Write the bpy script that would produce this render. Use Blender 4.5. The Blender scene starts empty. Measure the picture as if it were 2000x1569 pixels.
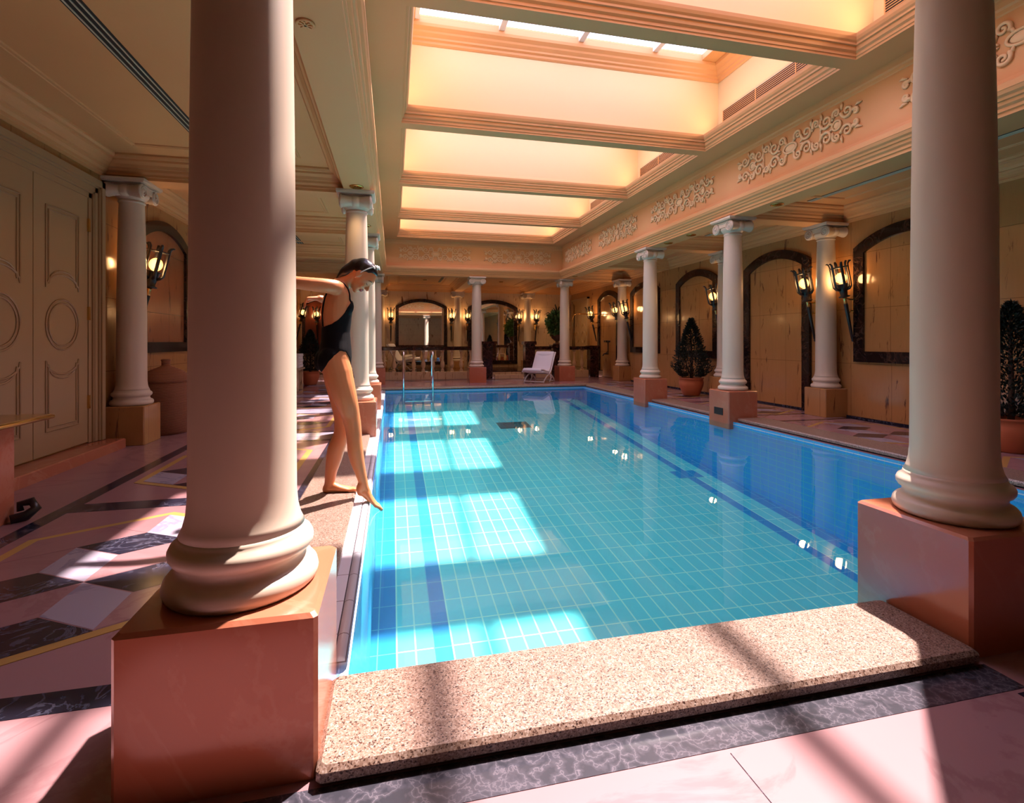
SUN_E=23.0; SKY_E=6.8; COVE=14; TORCH=24; SPOT=22; EXPO=-0.2
import bpy, bmesh, math, random
from mathutils import Vector, Matrix
random.seed(7)
PI=math.pi; R=math.radians
scene=bpy.context.scene; COL=scene.collection
# ------------------------------------------------------------------ camera model (metres)
FPX=1001.0; YAW=math.atan(233/1001.0); CH=1.10
cs,sn=math.cos(YAW),math.sin(YAW)
def ray(px,py,Y):
    """world point in the vertical plane y=Y seen at a pixel (used to measure the photograph)"""
    t=(px-1000)/FPX; X=Y*(sn+t*cs)/(cs-t*sn); D=X*sn+Y*cs
    return Vector((X,Y,CH-(py-667)*D/FPX))
# ------------------------------------------------------------------ materials
def mat(name,col=(.8,.8,.8),rough=.5,metal=0,spec=.5,coat=0,emit=None,es=0,sss=0):
    m=bpy.data.materials.new(name); m.use_nodes=True; b=m.node_tree.nodes['Principled BSDF']
    b.inputs['Base Color'].default_value=(*col,1); b.inputs['Roughness'].default_value=rough
    b.inputs['Metallic'].default_value=metal; b.inputs['Specular IOR Level'].default_value=spec
    b.inputs['Coat Weight'].default_value=coat; b.inputs['Coat Roughness'].default_value=.06
    if emit: b.inputs['Emission Color'].default_value=(*emit,1); b.inputs['Emission Strength'].default_value=es
    if sss: b.inputs['Subsurface Weight'].default_value=sss; b.inputs['Subsurface Radius'].default_value=(.012,.005,.003); b.inputs['Subsurface Scale'].default_value=1.0
    return m
class NT:
    def __init__(s,m): s.m=m; s.t=m.node_tree; s.b=s.t.nodes['Principled BSDF']; s.tc=s.t.nodes.new('ShaderNodeTexCoord')
    def n(s,ty,**k):
        x=s.t.nodes.new(ty)
        for a,v in k.items(): setattr(x,a,v)
        return x
    def l(s,a,b): s.t.links.new(a,b)
    def mapv(s,scale=(1,1,1),loc=(0,0,0),rot=(0,0,0)):
        x=s.n('ShaderNodeMapping'); x.inputs['Scale'].default_value=scale; x.inputs['Location'].default_value=loc; x.inputs['Rotation'].default_value=rot
        s.l(s.tc.outputs['Object'],x.inputs['Vector']); return x.outputs[0]
    def noise(s,v,scale,detail=5,rough=.55,dist=0):
        x=s.n('ShaderNodeTexNoise'); x.inputs['Scale'].default_value=scale; x.inputs['Detail'].default_value=detail
        x.inputs['Roughness'].default_value=rough; x.inputs['Distortion'].default_value=dist; s.l(v,x.inputs['Vector']); return x.outputs['Fac']
    def ramp(s,fac,stops):
        x=s.n('ShaderNodeValToRGB'); e=x.color_ramp.elements
        while len(e)<len(stops): e.new(.5)
        for i,(p,c) in enumerate(stops): e[i].position=p; e[i].color=(*c,1)
        s.l(fac,x.inputs[0]); return x.outputs[0]
    def mix(s,fac,a,b,mode='MIX'):
        x=s.n('ShaderNodeMix',data_type='RGBA',blend_type=mode)
        for sock,v in ((x.inputs[0],fac),(x.inputs[6],a),(x.inputs[7],b)):
            if isinstance(v,(int,float)): sock.default_value=v
            elif isinstance(v,tuple): sock.default_value=(*v,1)
            else: s.l(v,sock)
        return x.outputs[2]
    def math(s,op,a,b=0):
        x=s.n('ShaderNodeMath',operation=op)
        for sock,v in ((x.inputs[0],a),(x.inputs[1],b)):
            if isinstance(v,(int,float)): sock.default_value=v
            else: s.l(v,sock)
        return x.outputs[0]
    def col(s,c): s.l(c,s.b.inputs['Base Color'])
    def bump(s,h,st=.2,d=.01):
        x=s.n('ShaderNodeBump'); x.inputs['Strength'].default_value=st; x.inputs['Distance'].default_value=d
        s.l(h,x.inputs['Height']); s.l(x.outputs[0],s.b.inputs['Normal'])
    def joints(s,axes,w,h,m=.003,off=(0,0)):
        """1 on the joint lines of a stack-bond grid laid on two object axes"""
        sep=s.n('ShaderNodeSeparateXYZ'); s.l(s.tc.outputs['Object'],sep.inputs[0]); o=None
        for ax,size,of in zip(axes,(w,h),off):
            v=s.math('ADD',sep.outputs[ax],100*size+of); f=s.math('MODULO',v,size)
            a=s.math('LESS_THAN',f,m); o=a if o is None else s.math('MAXIMUM',o,a)
        return o
def marble(name,base,vein,rough=.2,scale=3,lo=.46,hi=.5,cloud=None,coat=.0,joint=None):
    m=mat(name,base,rough,coat=coat); t=NT(m); v=t.mapv()
    n=t.noise(v,scale,8,.6,1.5); a=t.math('ABSOLUTE',t.math('SUBTRACT',n,.5))
    c=t.ramp(a,[(0,vein),(.008,vein),(.03,base)])
    n2=t.noise(t.mapv(loc=(5,3,1)),scale*.5,4,.5); cl=cloud or tuple(x*.8 for x in base)
    c=t.mix(t.ramp(n2,[(.35,(0,0,0)),(.7,(1,1,1))]),c,cl,'MIX') if cloud else t.mix(t.math('MULTIPLY',n2,.5),c,cl)
    if joint:
        c=t.mix(t.joints(*joint),c,tuple(x*.35 for x in base))
    t.col(c); return m
M={}
M['plaster']=mat('column plaster',(.69,.55,.43),.38)
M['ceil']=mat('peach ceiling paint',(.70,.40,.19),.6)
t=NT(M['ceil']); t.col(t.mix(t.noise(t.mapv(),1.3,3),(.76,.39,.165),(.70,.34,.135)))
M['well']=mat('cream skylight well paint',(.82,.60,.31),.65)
M['relief']=mat('cream plaster relief',(.84,.56,.31),.6)
M['pedestal']=marble('salmon marble',(.52,.18,.105),(.57,.23,.14),.16,1.6,cloud=(.45,.13,.065))
M['floorpink']=marble('pale pink marble',(.38,.205,.215),(.32,.16,.17),.2,.9,cloud=(.31,.15,.16))
M['floorwhite']=marble('white veined marble',(.40,.34,.42),(.27,.23,.32),.18,1.6)
M['floorblack']=marble('black veined marble',(.014,.013,.024),(.10,.095,.14),.18,5,cloud=(.02,.018,.035))
M['ochre']=mat('ochre marble',(.50,.29,.09),.2)
M['greymarble']=mat('grey green marble',(.1,.1,.12),.2)
t=NT(M['greymarble']); v=t.mapv(); x=t.n('ShaderNodeTexVoronoi',feature='DISTANCE_TO_EDGE'); x.inputs['Scale'].default_value=17
d=t.n('ShaderNodeMix',data_type='VECTOR'); nn=t.n('ShaderNodeTexNoise'); nn.inputs['Scale'].default_value=9; nn.inputs['Detail'].default_value=6; t.l(v,nn.inputs['Vector'])
d.inputs[0].default_value=.28; t.l(v,d.inputs[4]); t.l(nn.outputs['Color'],d.inputs[5]); t.l(d.outputs[1],x.inputs['Vector'])
t.col(t.mix(t.noise(v,7,6),t.ramp(x.outputs['Distance'],[(0,(.20,.17,.20)),(.04,(.075,.068,.085)),(.25,(.018,.020,.026))]),(.055,.05,.065)))
# golden marble on the walls, with vertical brown streaks and slab joints
def wallmarble(name,base,dark,axes,off=(0,0),rough=.16,jw=.62,jh=.78):
    m=mat(name,base,rough,coat=.15); t=NT(m)
    st=t.noise(t.mapv((7,7,1.3)),1.6,7,.65,.6); streak=t.ramp(st,[(.33,(1,1,1)),(.41,(0,0,0))])
    bl=t.noise(t.mapv((1.6,1.6,.8),(2,7,4)),1.2,4); c=t.mix(bl,base,tuple(x*.72 for x in base))
    fine=t.noise(t.mapv((18,18,2)),2.0,4); c=t.mix(t.math('MULTIPLY',fine,.45),c,tuple(x*.6 for x in base))
    c=t.mix(streak,c,dark); c=t.mix(t.joints(axes,jw,jh,.005,off),c,tuple(x*.3 for x in base)); t.col(c); return m
WB=(.58,.27,.095); WD=(.12,.04,.02)
M['wallY']=wallmarble('golden marble side wall',WB,WD,(1,2),(.1,.0))
M['wallX']=wallmarble('golden marble end wall',(.82,.58,.38),(.22,.08,.035),(0,2),(.1,0))
M['redmarble']=wallmarble('deep red polished marble',(.20,.045,.025),(.05,.01,.01),(0,2),(0,0),.1,.9,.9)
M['frame']=marble('black framed marble',(.010,.006,.006),(.09,.045,.03),.12,4,cloud=(.016,.007,.007))
M['darkred']=marble('dark oxblood marble',(.022,.008,.008),(.14,.06,.055),.12,5,cloud=(.035,.011,.010))
# speckled granite
M['granite']=mat('speckled pink granite',(.6,.4,.3),.3)
t=NT(M['granite']); v=t.mapv()
x=t.n('ShaderNodeTexVoronoi'); x.inputs['Scale'].default_value=260; t.l(v,x.inputs['Vector'])
sep=t.n('ShaderNodeSeparateColor'); t.l(x.outputs['Color'],sep.inputs[0])
g=t.ramp(sep.outputs[0],[(0,(.03,.012,.01)),(.10,(.05,.025,.02)),(.15,(.20,.12,.085)),(.5,(.29,.19,.145)),(.8,(.37,.26,.205)),(1,(.48,.37,.32))])
x2=t.n('ShaderNodeTexVoronoi'); x2.inputs['Scale'].default_value=70; t.l(v,x2.inputs['Vector'])
s2=t.n('ShaderNodeSeparateColor'); t.l(x2.outputs['Color'],s2.inputs[0])
t.col(t.mix(t.math('MULTIPLY',s2.outputs[0],.30),g,(.16,.07,.045)))
t.bump(sep.outputs[0],.15,.001)
# pool tiles
def tiles(name,a,b,grout,axes,w,h,off=(0,0),gm=.008):
    m=mat(name,a,.25); t=NT(m); j=t.joints(axes,w,h,gm,off); c=t.mix(t.noise(t.mapv((1.3,.5,1)),1.1,2),a,b); t.col(t.mix(j,c,grout)); return m
TF=((.15,.72,.70),(.12,.67,.67)); TW=((.07,.46,.88),(.06,.42,.84)); GR=(.45,.90,.70)
M['tilefloor']=tiles('turquoise pool floor tile',*TF,GR,(0,1),.127,.275,(.105,0),.012)
M['tiledark']=tiles('blue pool lane tile',(.035,.30,.60),(.03,.27,.56),(.14,.55,.66),(0,1),.127,.275,(.105,0),.008)
M['tileY']=tiles('blue pool side tile',*TW,(.12,.62,.66),(1,2),.14,.07,(0,0),.006)
M['tileX']=tiles('blue pool end tile',*TW,(.12,.62,.66),(0,2),.127,.07,(.105,0),.006)
M['whitetile']=mat('white ceramic tile',(.78,.75,.80),.18); t=NT(M['whitetile']); t.col(t.mix(t.joints((1,2),.25,9,.005),(.80,.77,.82),(.3,.24,.25)))
# water: a clear surface that tints what is seen through it and mirrors at grazing angles
M['water']=bpy.data.materials.new('clear pool water'); m=M['water']; m.use_nodes=True; nt=m.node_tree; nt.nodes.clear()
o=nt.nodes.new('ShaderNodeOutputMaterial'); mx=nt.nodes.new('ShaderNodeMixShader'); tr=nt.nodes.new('ShaderNodeBsdfTransparent'); gl=nt.nodes.new('ShaderNodeBsdfGlossy')
fr=nt.nodes.new('ShaderNodeFresnel'); fr.inputs[0].default_value=1.33; tr.inputs[0].default_value=(.86,.98,.98,1); gl.inputs['Roughness'].default_value=.012
tc=nt.nodes.new('ShaderNodeTexCoord'); nz=nt.nodes.new('ShaderNodeTexNoise'); nz.inputs['Scale'].default_value=2.2; nz.inputs['Detail'].default_value=2
bp=nt.nodes.new('ShaderNodeBump'); bp.inputs['Strength'].default_value=.035; bp.inputs['Distance'].default_value=.03
nt.links.new(tc.outputs['Object'],nz.inputs['Vector']); nt.links.new(nz.outputs['Fac'],bp.inputs['Height']); nt.links.new(bp.outputs[0],gl.inputs['Normal'])
nt.links.new(fr.outputs[0],mx.inputs[0]); nt.links.new(tr.outputs[0],mx.inputs[1]); nt.links.new(gl.outputs[0],mx.inputs[2]); nt.links.new(mx.outputs[0],o.inputs[0])
M['glass']=bpy.data.materials.new('skylight glass'); m=M['glass']; m.use_nodes=True; nt=m.node_tree; nt.nodes.clear()
o=nt.nodes.new('ShaderNodeOutputMaterial'); mx=nt.nodes.new('ShaderNodeMixShader'); tr=nt.nodes.new('ShaderNodeBsdfTransparent'); gl=nt.nodes.new('ShaderNodeBsdfGlossy')
fr=nt.nodes.new('ShaderNodeFresnel'); fr.inputs[0].default_value=1.2; gl.inputs['Roughness'].default_value=.05; tr.inputs[0].default_value=(.97,.97,.97,1)
mx.inputs[0].default_value=.06; nt.links.new(tr.outputs[0],mx.inputs[1]); nt.links.new(gl.outputs[0],mx.inputs[2]); nt.links.new(mx.outputs[0],o.inputs[0])
M['iron']=mat('black wrought iron',(.012,.010,.012),.35,spec=.6)
M['brass']=mat('polished brass',(.72,.46,.16),.25,1)
M['chrome']=mat('polished chrome',(.75,.73,.78),.08,1)
M['mirror']=mat('mirror glass',(.90,.86,.80),.01,1)
M['globe']=mat('lit glass globe',(.30,.19,.05),.3,emit=(1,.66,.20),es=1.7)
m=M['globe']; nt=m.node_tree; bs=nt.nodes['Principled BSDF']; ou=[x for x in nt.nodes if x.type=='OUTPUT_MATERIAL'][0]
tr=nt.nodes.new('ShaderNodeBsdfTransparent'); mx=nt.nodes.new('ShaderNodeMixShader'); mx.inputs[0].default_value=.6
nt.links.new(tr.outputs[0],mx.inputs[1]); nt.links.new(bs.outputs[0],mx.inputs[2]); nt.links.new(mx.outputs[0],ou.inputs[0])   # frosted globe that lets its bulb shine through
M['lampwarm']=mat('lit downlight lens',(.9,.7,.4),.3,emit=(1,.6,.25),es=.7)
M['terra']=mat('terracotta',(.56,.15,.06),.6)
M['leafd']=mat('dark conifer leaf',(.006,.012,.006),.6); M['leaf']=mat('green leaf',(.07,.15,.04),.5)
M['bark']=mat('brown bark',(.07,.035,.02),.8)
M['door']=mat('cream door paint',(.42,.27,.14),.35)
M['white']=mat('white lacquer',(.82,.78,.84),.3); M['cush']=mat('white cushion fabric',(.78,.73,.80),.85)
M['towel']=mat('white towelling',(.78,.70,.66),.95); t=NT(M['towel']); t.bump(t.noise(t.mapv(),260,2),.5,.002)
M['black']=mat('black void',(.01,.008,.008),.7)
M['slotwhite']=mat('white slot edge',(.7,.6,.45),.5)
M['wicker']=mat('red brown wicker',(.33,.12,.06),.75); t=NT(M['wicker']); w=t.n('ShaderNodeTexWave',bands_direction='Z'); w.inputs['Scale'].default_value=22; w.inputs['Distortion'].default_value=1.5; w.inputs['Detail Scale'].default_value=12
t.l(t.mapv(),w.inputs['Vector']); t.col(t.mix(w.outputs['Fac'],(.22,.07,.035),(.46,.19,.10))); t.bump(w.outputs['Fac'],.9,.006)
M['skin']=mat('tanned skin',(.68,.25,.10),.40,sss=.25)
M['lips']=mat('lips',(.40,.07,.05),.4); M['hair']=mat('dark brown hair',(.012,.006,.006),.32,spec=.6)
M['suit']=mat('black swimsuit fabric',(.004,.003,.004),.7,spec=.15); M['nail']=mat('nail',(.7,.35,.25),.3)
M['petal']=mat('white petal',(.85,.80,.78),.6); M['eye']=mat('dark lash',(.02,.01,.01),.4)
# ------------------------------------------------------------------ mesh helpers
class MB:
    """collects shapes and links them as ONE mesh object"""
    def __init__(s): s.v=[]; s.f=[]; s.mi=[]; s.sm=[]
    def add(s,vs,fs,mi=0,smooth=False,mtx=None):
        o=len(s.v)
        for p in vs:
            p=Vector(p); s.v.append(mtx@p if mtx else p)
        for f in fs: s.f.append(tuple(i+o for i in f)); s.mi.append(mi); s.sm.append(smooth)
        return s
    def box(s,x0,x1,y0,y1,z0,z1,mi=0,mtx=None):
        v=[(x,y,z) for z in (z0,z1) for y in (y0,y1) for x in (x0,x1)]
        return s.add(v,[(0,2,3,1),(4,5,7,6),(0,1,5,4),(2,6,7,3),(0,4,6,2),(1,3,7,5)],mi,False,mtx)
    def bbox(s,x0,x1,y0,y1,z0,z1,b=.006,mi=0):
        """box with chamfered upper edge and corners"""
        v=[]
        for z,i in ((z0,0),(z1-b,0),(z1,b)):
            a,c,d,e=x0+i,x1-i,y0+i,y1-i
            v+=[(a+b,d,z),(c-b,d,z),(c,d+b,z),(c,e-b,z),(c-b,e,z),(a+b,e,z),(a,e-b,z),(a,d+b,z)]
        f=[tuple(reversed(range(8))),tuple(range(16,24))]
        for k in (0,8): f+=[(k+i,k+(i+1)%8,k+8+(i+1)%8,k+8+i) for i in range(8)]
        return s.add(v,f,mi)
    def lathe(s,prof,n=32,mtx=None,mi=0,smooth=True,flute=None):
        v=[];f=[]
        for r,z in prof:
            for i in range(n):
                a=2*PI*i/n; rr=r*(flute(a,z) if flute else 1); v.append((rr*math.cos(a),rr*math.sin(a),z))
        for k in range(len(prof)-1):
            for i in range(n): j=(i+1)%n; f.append((k*n+i,k*n+j,(k+1)*n+j,(k+1)*n+i))
        s.add(v,f,mi,smooth,mtx)
        if prof[0][0]>1e-5: s.add([v[i] for i in range(n)],[tuple(reversed(range(n)))],mi,False,mtx)
        if prof[-1][0]>1e-5: k=(len(prof)-1)*n; s.add([v[k+i] for i in range(n)],[tuple(range(n))],mi,False,mtx)
        return s
    def tube(s,pts,r,n=8,mi=0,mtx=None,flat=None,closed=False,smooth=True):
        """tube along points; r number or list; flat=(vector,factor) squashes along a direction"""
        P=[Vector(p) for p in pts]; m=len(P); rs=r if isinstance(r,(list,tuple)) else [r]*m
        up=None; v=[]
        for i,p in enumerate(P):
            if closed: t=P[(i+1)%m]-P[(i-1)%m]
            else: t=P[min(i+1,m-1)]-P[max(i-1,0)]
            t=t.normalized() if t.length>1e-9 else Vector((0,0,1))
            if up is None:
                up=Vector((0,0,1)) if abs(t.z)<.9 else Vector((1,0,0))
            a=(up-t*up.dot(t)); a=a.normalized() if a.length>1e-6 else t.orthogonal().normalized(); b=t.cross(a); up=a
            for k in range(n):
                q=2*PI*k/n; d=(a*math.cos(q)+b*math.sin(q))*rs[i]
                if flat: fv=Vector(flat[0]).normalized(); d=d-fv*d.dot(fv)*(1-flat[1])
                v.append(p+d)
        f=[]
        for i in range(m if closed else m-1):
            i2=(i+1)%m
            for k in range(n): j=(k+1)%n; f.append((i*n+k,i*n+j,i2*n+j,i2*n+k))
        if not closed: f+=[tuple(reversed(range(n))),tuple((m-1)*n+k for k in range(n))]
        return s.add(v,f,mi,smooth,mtx)
    def ell(s,c,r,mi=0,mtx=None,nu=20,nv=12,rot=None):
        v=[];f=[]; c=Vector(c)
        for i in range(nv+1):
            th=PI*i/nv
            for k in range(nu):
                ph=2*PI*k/nu; p=Vector((r[0]*math.sin(th)*math.cos(ph),r[1]*math.sin(th)*math.sin(ph),r[2]*math.cos(th)))
                v.append(c+(rot@p if rot else p))
        for i in range(nv):
            for k in range(nu): j=(k+1)%nu; f.append((i*nu+k,(i+1)*nu+k,(i+1)*nu+j,i*nu+j))
        return s.add(v,f,mi,True,mtx)
    def sweep(s,path,prof,closed=True,mi=0,smooth=False):
        """path = (x,y) points counter-clockwise round an opening; profile offsets >0 go to the LEFT (inside)"""
        n=len(path); v=[]; np_=len(prof)
        for i in range(n):
            p=Vector(path[i]); a=Vector(path[(i-1)%n]); b=Vector(path[(i+1)%n])
            if not closed and i==0: a=p-(b-p)
            if not closed and i==n-1: b=p+(p-a)
            d1=(p-a).normalized(); d2=(b-p).normalized(); n1=Vector((-d1.y,d1.x)); n2=Vector((-d2.y,d2.x))
            mt=(n1+n2)/(1+n1.dot(n2))
            for o,z in prof: q=p+mt*o; v.append((q.x,q.y,z))
        f=[]
        for i in range(n if closed else n-1):
            j=(i+1)%n
            for k in range(np_-1): f.append((i*np_+k,j*np_+k,j*np_+k+1,i*np_+k+1))
        return s.add(v,f,mi,smooth)
    def poly(s,pts,z,mi=0): return s.add([(x,y,z) for x,y in pts],[tuple(range(len(pts)))],mi)
    def slabpoly(s,pts,z0,z1,mi=0):
        n=len(pts); v=[(x,y,z0) for x,y in pts]+[(x,y,z1) for x,y in pts]
        return s.add(v,[tuple(reversed(range(n))),tuple(range(n,2*n))]+[(i,(i+1)%n,n+(i+1)%n,n+i) for i in range(n)],mi)
    def plate(s,prof,d0,d1,mtx,mi=0):
        """closed outline (a,b) extruded along local z from d0 to d1"""
        n=len(prof); v=[(a,b,d0) for a,b in prof]+[(a,b,d1) for a,b in prof]
        return s.add(v,[tuple(reversed(range(n))),tuple(range(n,2*n))]+[(i,(i+1)%n,n+(i+1)%n,n+i) for i in range(n)],mi,False,mtx)
    def build(s,name,mats,parent=None,origin=None):
        me=bpy.data.meshes.new(name)
        vs=[p-Vector(origin) for p in s.v] if origin else s.v
        me.from_pydata(vs,[],s.f)
        for m in (mats if isinstance(mats,(list,tuple)) else [mats]): me.materials.append(M[m] if isinstance(m,str) else m)
        me.polygons.foreach_set('material_index',s.mi); me.polygons.foreach_set('use_smooth',s.sm); me.update()
        bm=bmesh.new(); bm.from_mesh(me); bmesh.ops.remove_doubles(bm,verts=bm.verts,dist=1e-5); bmesh.ops.recalc_face_normals(bm,faces=bm.faces); bm.to_mesh(me); bm.free()
        o=bpy.data.objects.new(name,me); COL.objects.link(o)
        if origin: o.location=origin
        if parent: o.parent=parent
        return o
def tag(o,label=None,cat=None,group=None,kind=None):
    if label: o['label']=label
    if cat: o['category']=cat
    if group: o['group']=group
    if kind: o['kind']=kind
    return o
def struct(o): o['kind']='structure'; return o
def thing(name,label,cat,loc=(0,0,0),rz=0,group=None):
    o=bpy.data.objects.new(name,None); COL.objects.link(o); o.empty_display_size=.05
    o.location=loc; o.rotation_euler=(0,0,rz); return tag(o,label,cat,group)
def dup(o,loc=None,rz=None,label=None,group=None,parent=None):
    c=o.copy(); COL.objects.link(c); c.parent=parent
    for ch in [q for q in list(o.children)]: dup(ch,parent=c)
    if parent is None:
        if loc is not None: c.location=loc
        if rz is not None: c.rotation_euler=(0,0,rz)
        if label: c['label']=label
        if group: c['group']=group
    return c
def T(x=0,y=0,z=0): return Matrix.Translation((x,y,z))
def Rx(a): return Matrix.Rotation(a,4,'X')
def Ry(a): return Matrix.Rotation(a,4,'Y')
def Rz(a): return Matrix.Rotation(a,4,'Z')
# ------------------------------------------------------------------ plan of the hall
XL,XR,YN,YF=-2.95,6.45,-2.6,18.0          # walls
PX0,PX1,PY0,PY1=-.15,4.53,1.70,11.75      # pool water
WZ=-.03; CZ=3.05; AZ=2.82; SZ=3.72; GZ=4.88
def fz(y): return -(1.34-.088*y)
SUN=Vector((.45,.40,1)).normalized()
# ---------------- pool basin
b=MB()
yy=[PY0-.06+i*(PY1+.02-PY0+.06)/24 for i in range(25)]
def strip(x0,x1,mi,dz=0,y0=None,y1=None):
    for i in range(24):
        if y0 is not None and (yy[i]<y0 or yy[i+1]>y1): continue
        a,c=yy[i],yy[i+1]; b.add([(x0,a,fz(a)+dz),(x1,a,fz(a)+dz),(x1,c,fz(c)+dz),(x0,c,fz(c)+dz)],[(0,1,2,3)],mi)
g=.127; X0=-.105+.127*0
L0=.276; L1=L0+g            # left lane line
R0=X0+g*32; R1=R0+g         # right lane line
E1=X0+g; E2=X0+g*35
strip(PX0-.1,X0,1); strip(X0,E1,1); strip(E1,L0,0); strip(L0,L1,1); strip(L1,R0,0); strip(R0,R1,1); strip(R1,E2,0); strip(E2,PX1+.1,1)
b.add([(PX1,PY0-.1,-1.4),(PX1,PY1,-1.4),(PX1,PY1,0),(PX1,PY0-.1,0)],[(0,1,2,3)],2)
b.add([(PX0,PY0-.1,-1.4),(PX0,PY1,-1.4),(PX0,PY1,-.05),(PX0,PY0-.1,-.05)],[(3,2,1,0)],2)
b.add([(PX0-.1,PY1,-1.4),(PX1+.1,PY1,-1.4),(PX1+.1,PY1,.0),(PX0-.1,PY1,.0)],[(3,2,1,0)],3)
b.add([(PX0-.1,PY0-.05,-1.4),(PX1+.1,PY0-.05,-1.4),(PX1+.1,PY0-.05,.0),(PX0-.1,PY0-.05,.0)],[(0,1,2,3)],3)
basin=b.build('pool_basin',['tilefloor','tiledark','tileY','tileX']); struct(basin); basin['label']='blue and turquoise tiled pool basin'
# lane cross bars and main drain on the sloping floor
def floorpatch(x0,x1,y0,y1,h=.006):
    q=MB(); v=[(x,y,fz(y)+z) for z in (-.02,h) for (x,y) in ((x0,y0),(x1,y0),(x1,y1),(x0,y1))]
    q.add(v,[(0,3,2,1),(4,5,6,7),(0,1,5,4),(1,2,6,5),(2,3,7,6),(3,0,4,7)]); return q
lc=floorpatch(R0-.127,R1+.127,6.325,6.6,.004).build('trim_1','tiledark'); struct(lc)
dr=floorpatch(1.95,2.55,9.3,9.75).build('pool_drain',mat('dark drain grille',(.03,.10,.10),.5)); tag(dr,'dark rectangular drain cover on the pool floor near the far end','drain cover')
# water
w=MB(); w.add([(PX0,PY0-.05,WZ),(PX1,PY0-.05,WZ),(PX1,PY1,WZ),(PX0,PY1,WZ)],[(0,1,2,3)])
wo=w.build('pool_water','water'); tag(wo,'clear blue green water filling the tiled pool','water')
# ---------------- floor
f=MB(); P,Wt,B,O,G=0,1,2,3,4
FB=-.25
f.box(XL,PX0-.1+.02,YN,15,FB,0,P); f.box(PX1+.05,XR,YN,15,FB,0,P)
f.box(PX0-.08,PX1+.05,YN,PY0-.06,FB,0,P); f.box(PX0-.08,PX1+.05,PY1+.02,15,FB,0,P)
e=.0015
def inlay(pts,mi,z=e): f.slabpoly(pts,-.002,z,mi)
def rect(x0,x1,y0,y1,mi,z=e): inlay([(x0,y0),(x1,y0),(x1,y1),(x0,y1)],mi,z)
rect(-2.13,-2.03,YN,14.6,B); rect(6.34,6.45,-1,13.8,B,.002); rect(-.68,-.612,1.9,13,B)
rect(-.63,1.96,1.215,1.335,G); rect(1.9,2.02,YN,1.2,B)
for y0,y1 in ((1.78,1.89),(3.84,4.02),(6.0,6.07),(6.55,6.62),(8.26,8.33),(8.83,8.90),(10.65,10.72),(11.3,11.37),(13.1,13.17),(13.75,13.82)):
    rect(-2.03,-.68,y0,y1,B); rect(5.0,6.34,y0,y1,B)
    if y0>5.9 and y0<13.5: pass
for y0,y1 in ((6.07,6.55),(8.33,8.83),(10.72,11.3),(13.17,13.75)): rect(-2.03,-.68,y0+.01,y1-.01,Wt,.001); rect(5.0,6.34,y0+.01,y1-.01,P,.001)
def hexa(cx,cy,kx=.265,h=.31,rows=2):
    d=h/2; hx=2*kx
    H=cy+d*5.05
    def outline(o):
        return [(cx,cy+5*d+o*1.1),(cx+hx+o,cy+3*d+o*.4),(cx+hx+o,cy-3*d-o*.4),(cx,cy-5*d-o*1.1),(cx-hx-o,cy-3*d-o*.4),(cx-hx-o,cy+3*d+o*.4)]
    inlay(outline(.055),O,.0025); inlay(outline(0),P,.0032)
    def dia(x,y):   # cube: black top, white left face
        inlay([(x-kx,y),(x,y-d),(x+kx,y),(x,y+d)],B,.004)
        inlay([(x-kx,y-.008),(x-.004,y-d-.008),(x-.004,y-3*d+.008),(x-kx,y-2*d+.008)],Wt,.0042)
        inlay([(x+kx,y-.008),(x+.004,y-d-.008),(x+.004,y-3*d+.008),(x+kx,y-2*d+.008)],P,.0042)
    # rows of cubes, clipped to the hexagon by choosing the ones that fit
    dia(cx,cy+2*d)
    dia(cx-kx,cy-d); dia(cx+kx,cy-d)
    inlay([(cx,cy+5*d),(cx-kx,cy+4*d),(cx,cy+3*d),(cx+kx,cy+4*d)],P,.004)
    inlay([(cx-0,cy+5*d),(cx,cy+3*d),(cx+kx,cy+2*d),(cx+kx,cy+4*d)],Wt,.0042)
    inlay([(cx-kx,cy-4*d),(cx,cy-5*d),(cx+kx,cy-4*d),(cx,cy-3*d)],B,.004)
    inlay([(cx-hx,cy+3*d-.0),(cx-kx,cy+4*d),(cx-kx,cy+2*d),(cx-hx,cy+1*d)],P,.0042)
for cy in (2.87,5.02,7.44,9.78,12.2): hexa(-1.37,cy)
for cy in (2.87,5.02,7.44,9.78,12.2): hexa(5.68,cy)
for cx in (.4,1.2,2.9,3.7):
    inlay([(cx-.35,14.35),(cx,14.2),(cx+.35,14.35),(cx,14.5)],B,.003); inlay([(cx-.35,14.35),(cx,14.2),(cx,13.95),(cx-.35,14.1)],Wt,.003)
rect(-.1,4.4,14.62,14.68,B,.003)
rect(.877,.8795,YN,1.2,B,.0008)
floor=f.build('floor',['floorpink','floorwhite','floorblack','ochre','greymarble']); struct(floor)
# raised platform behind the balustrade and its marble step
q=MB(); q.box(XL,XR,15.05,YF,0,.18,0); q.box(XL,XR,15.052,YF,.18,.20,1)
pl=q.build('floor_platform',['wallX','darkred']); struct(pl)
q=MB(); q.bbox(2.92,3.78,14.72,15.05,0,.12); tag(q.build('marble_step','wallX'),'low golden marble step between the two dark posts','step')
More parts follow.
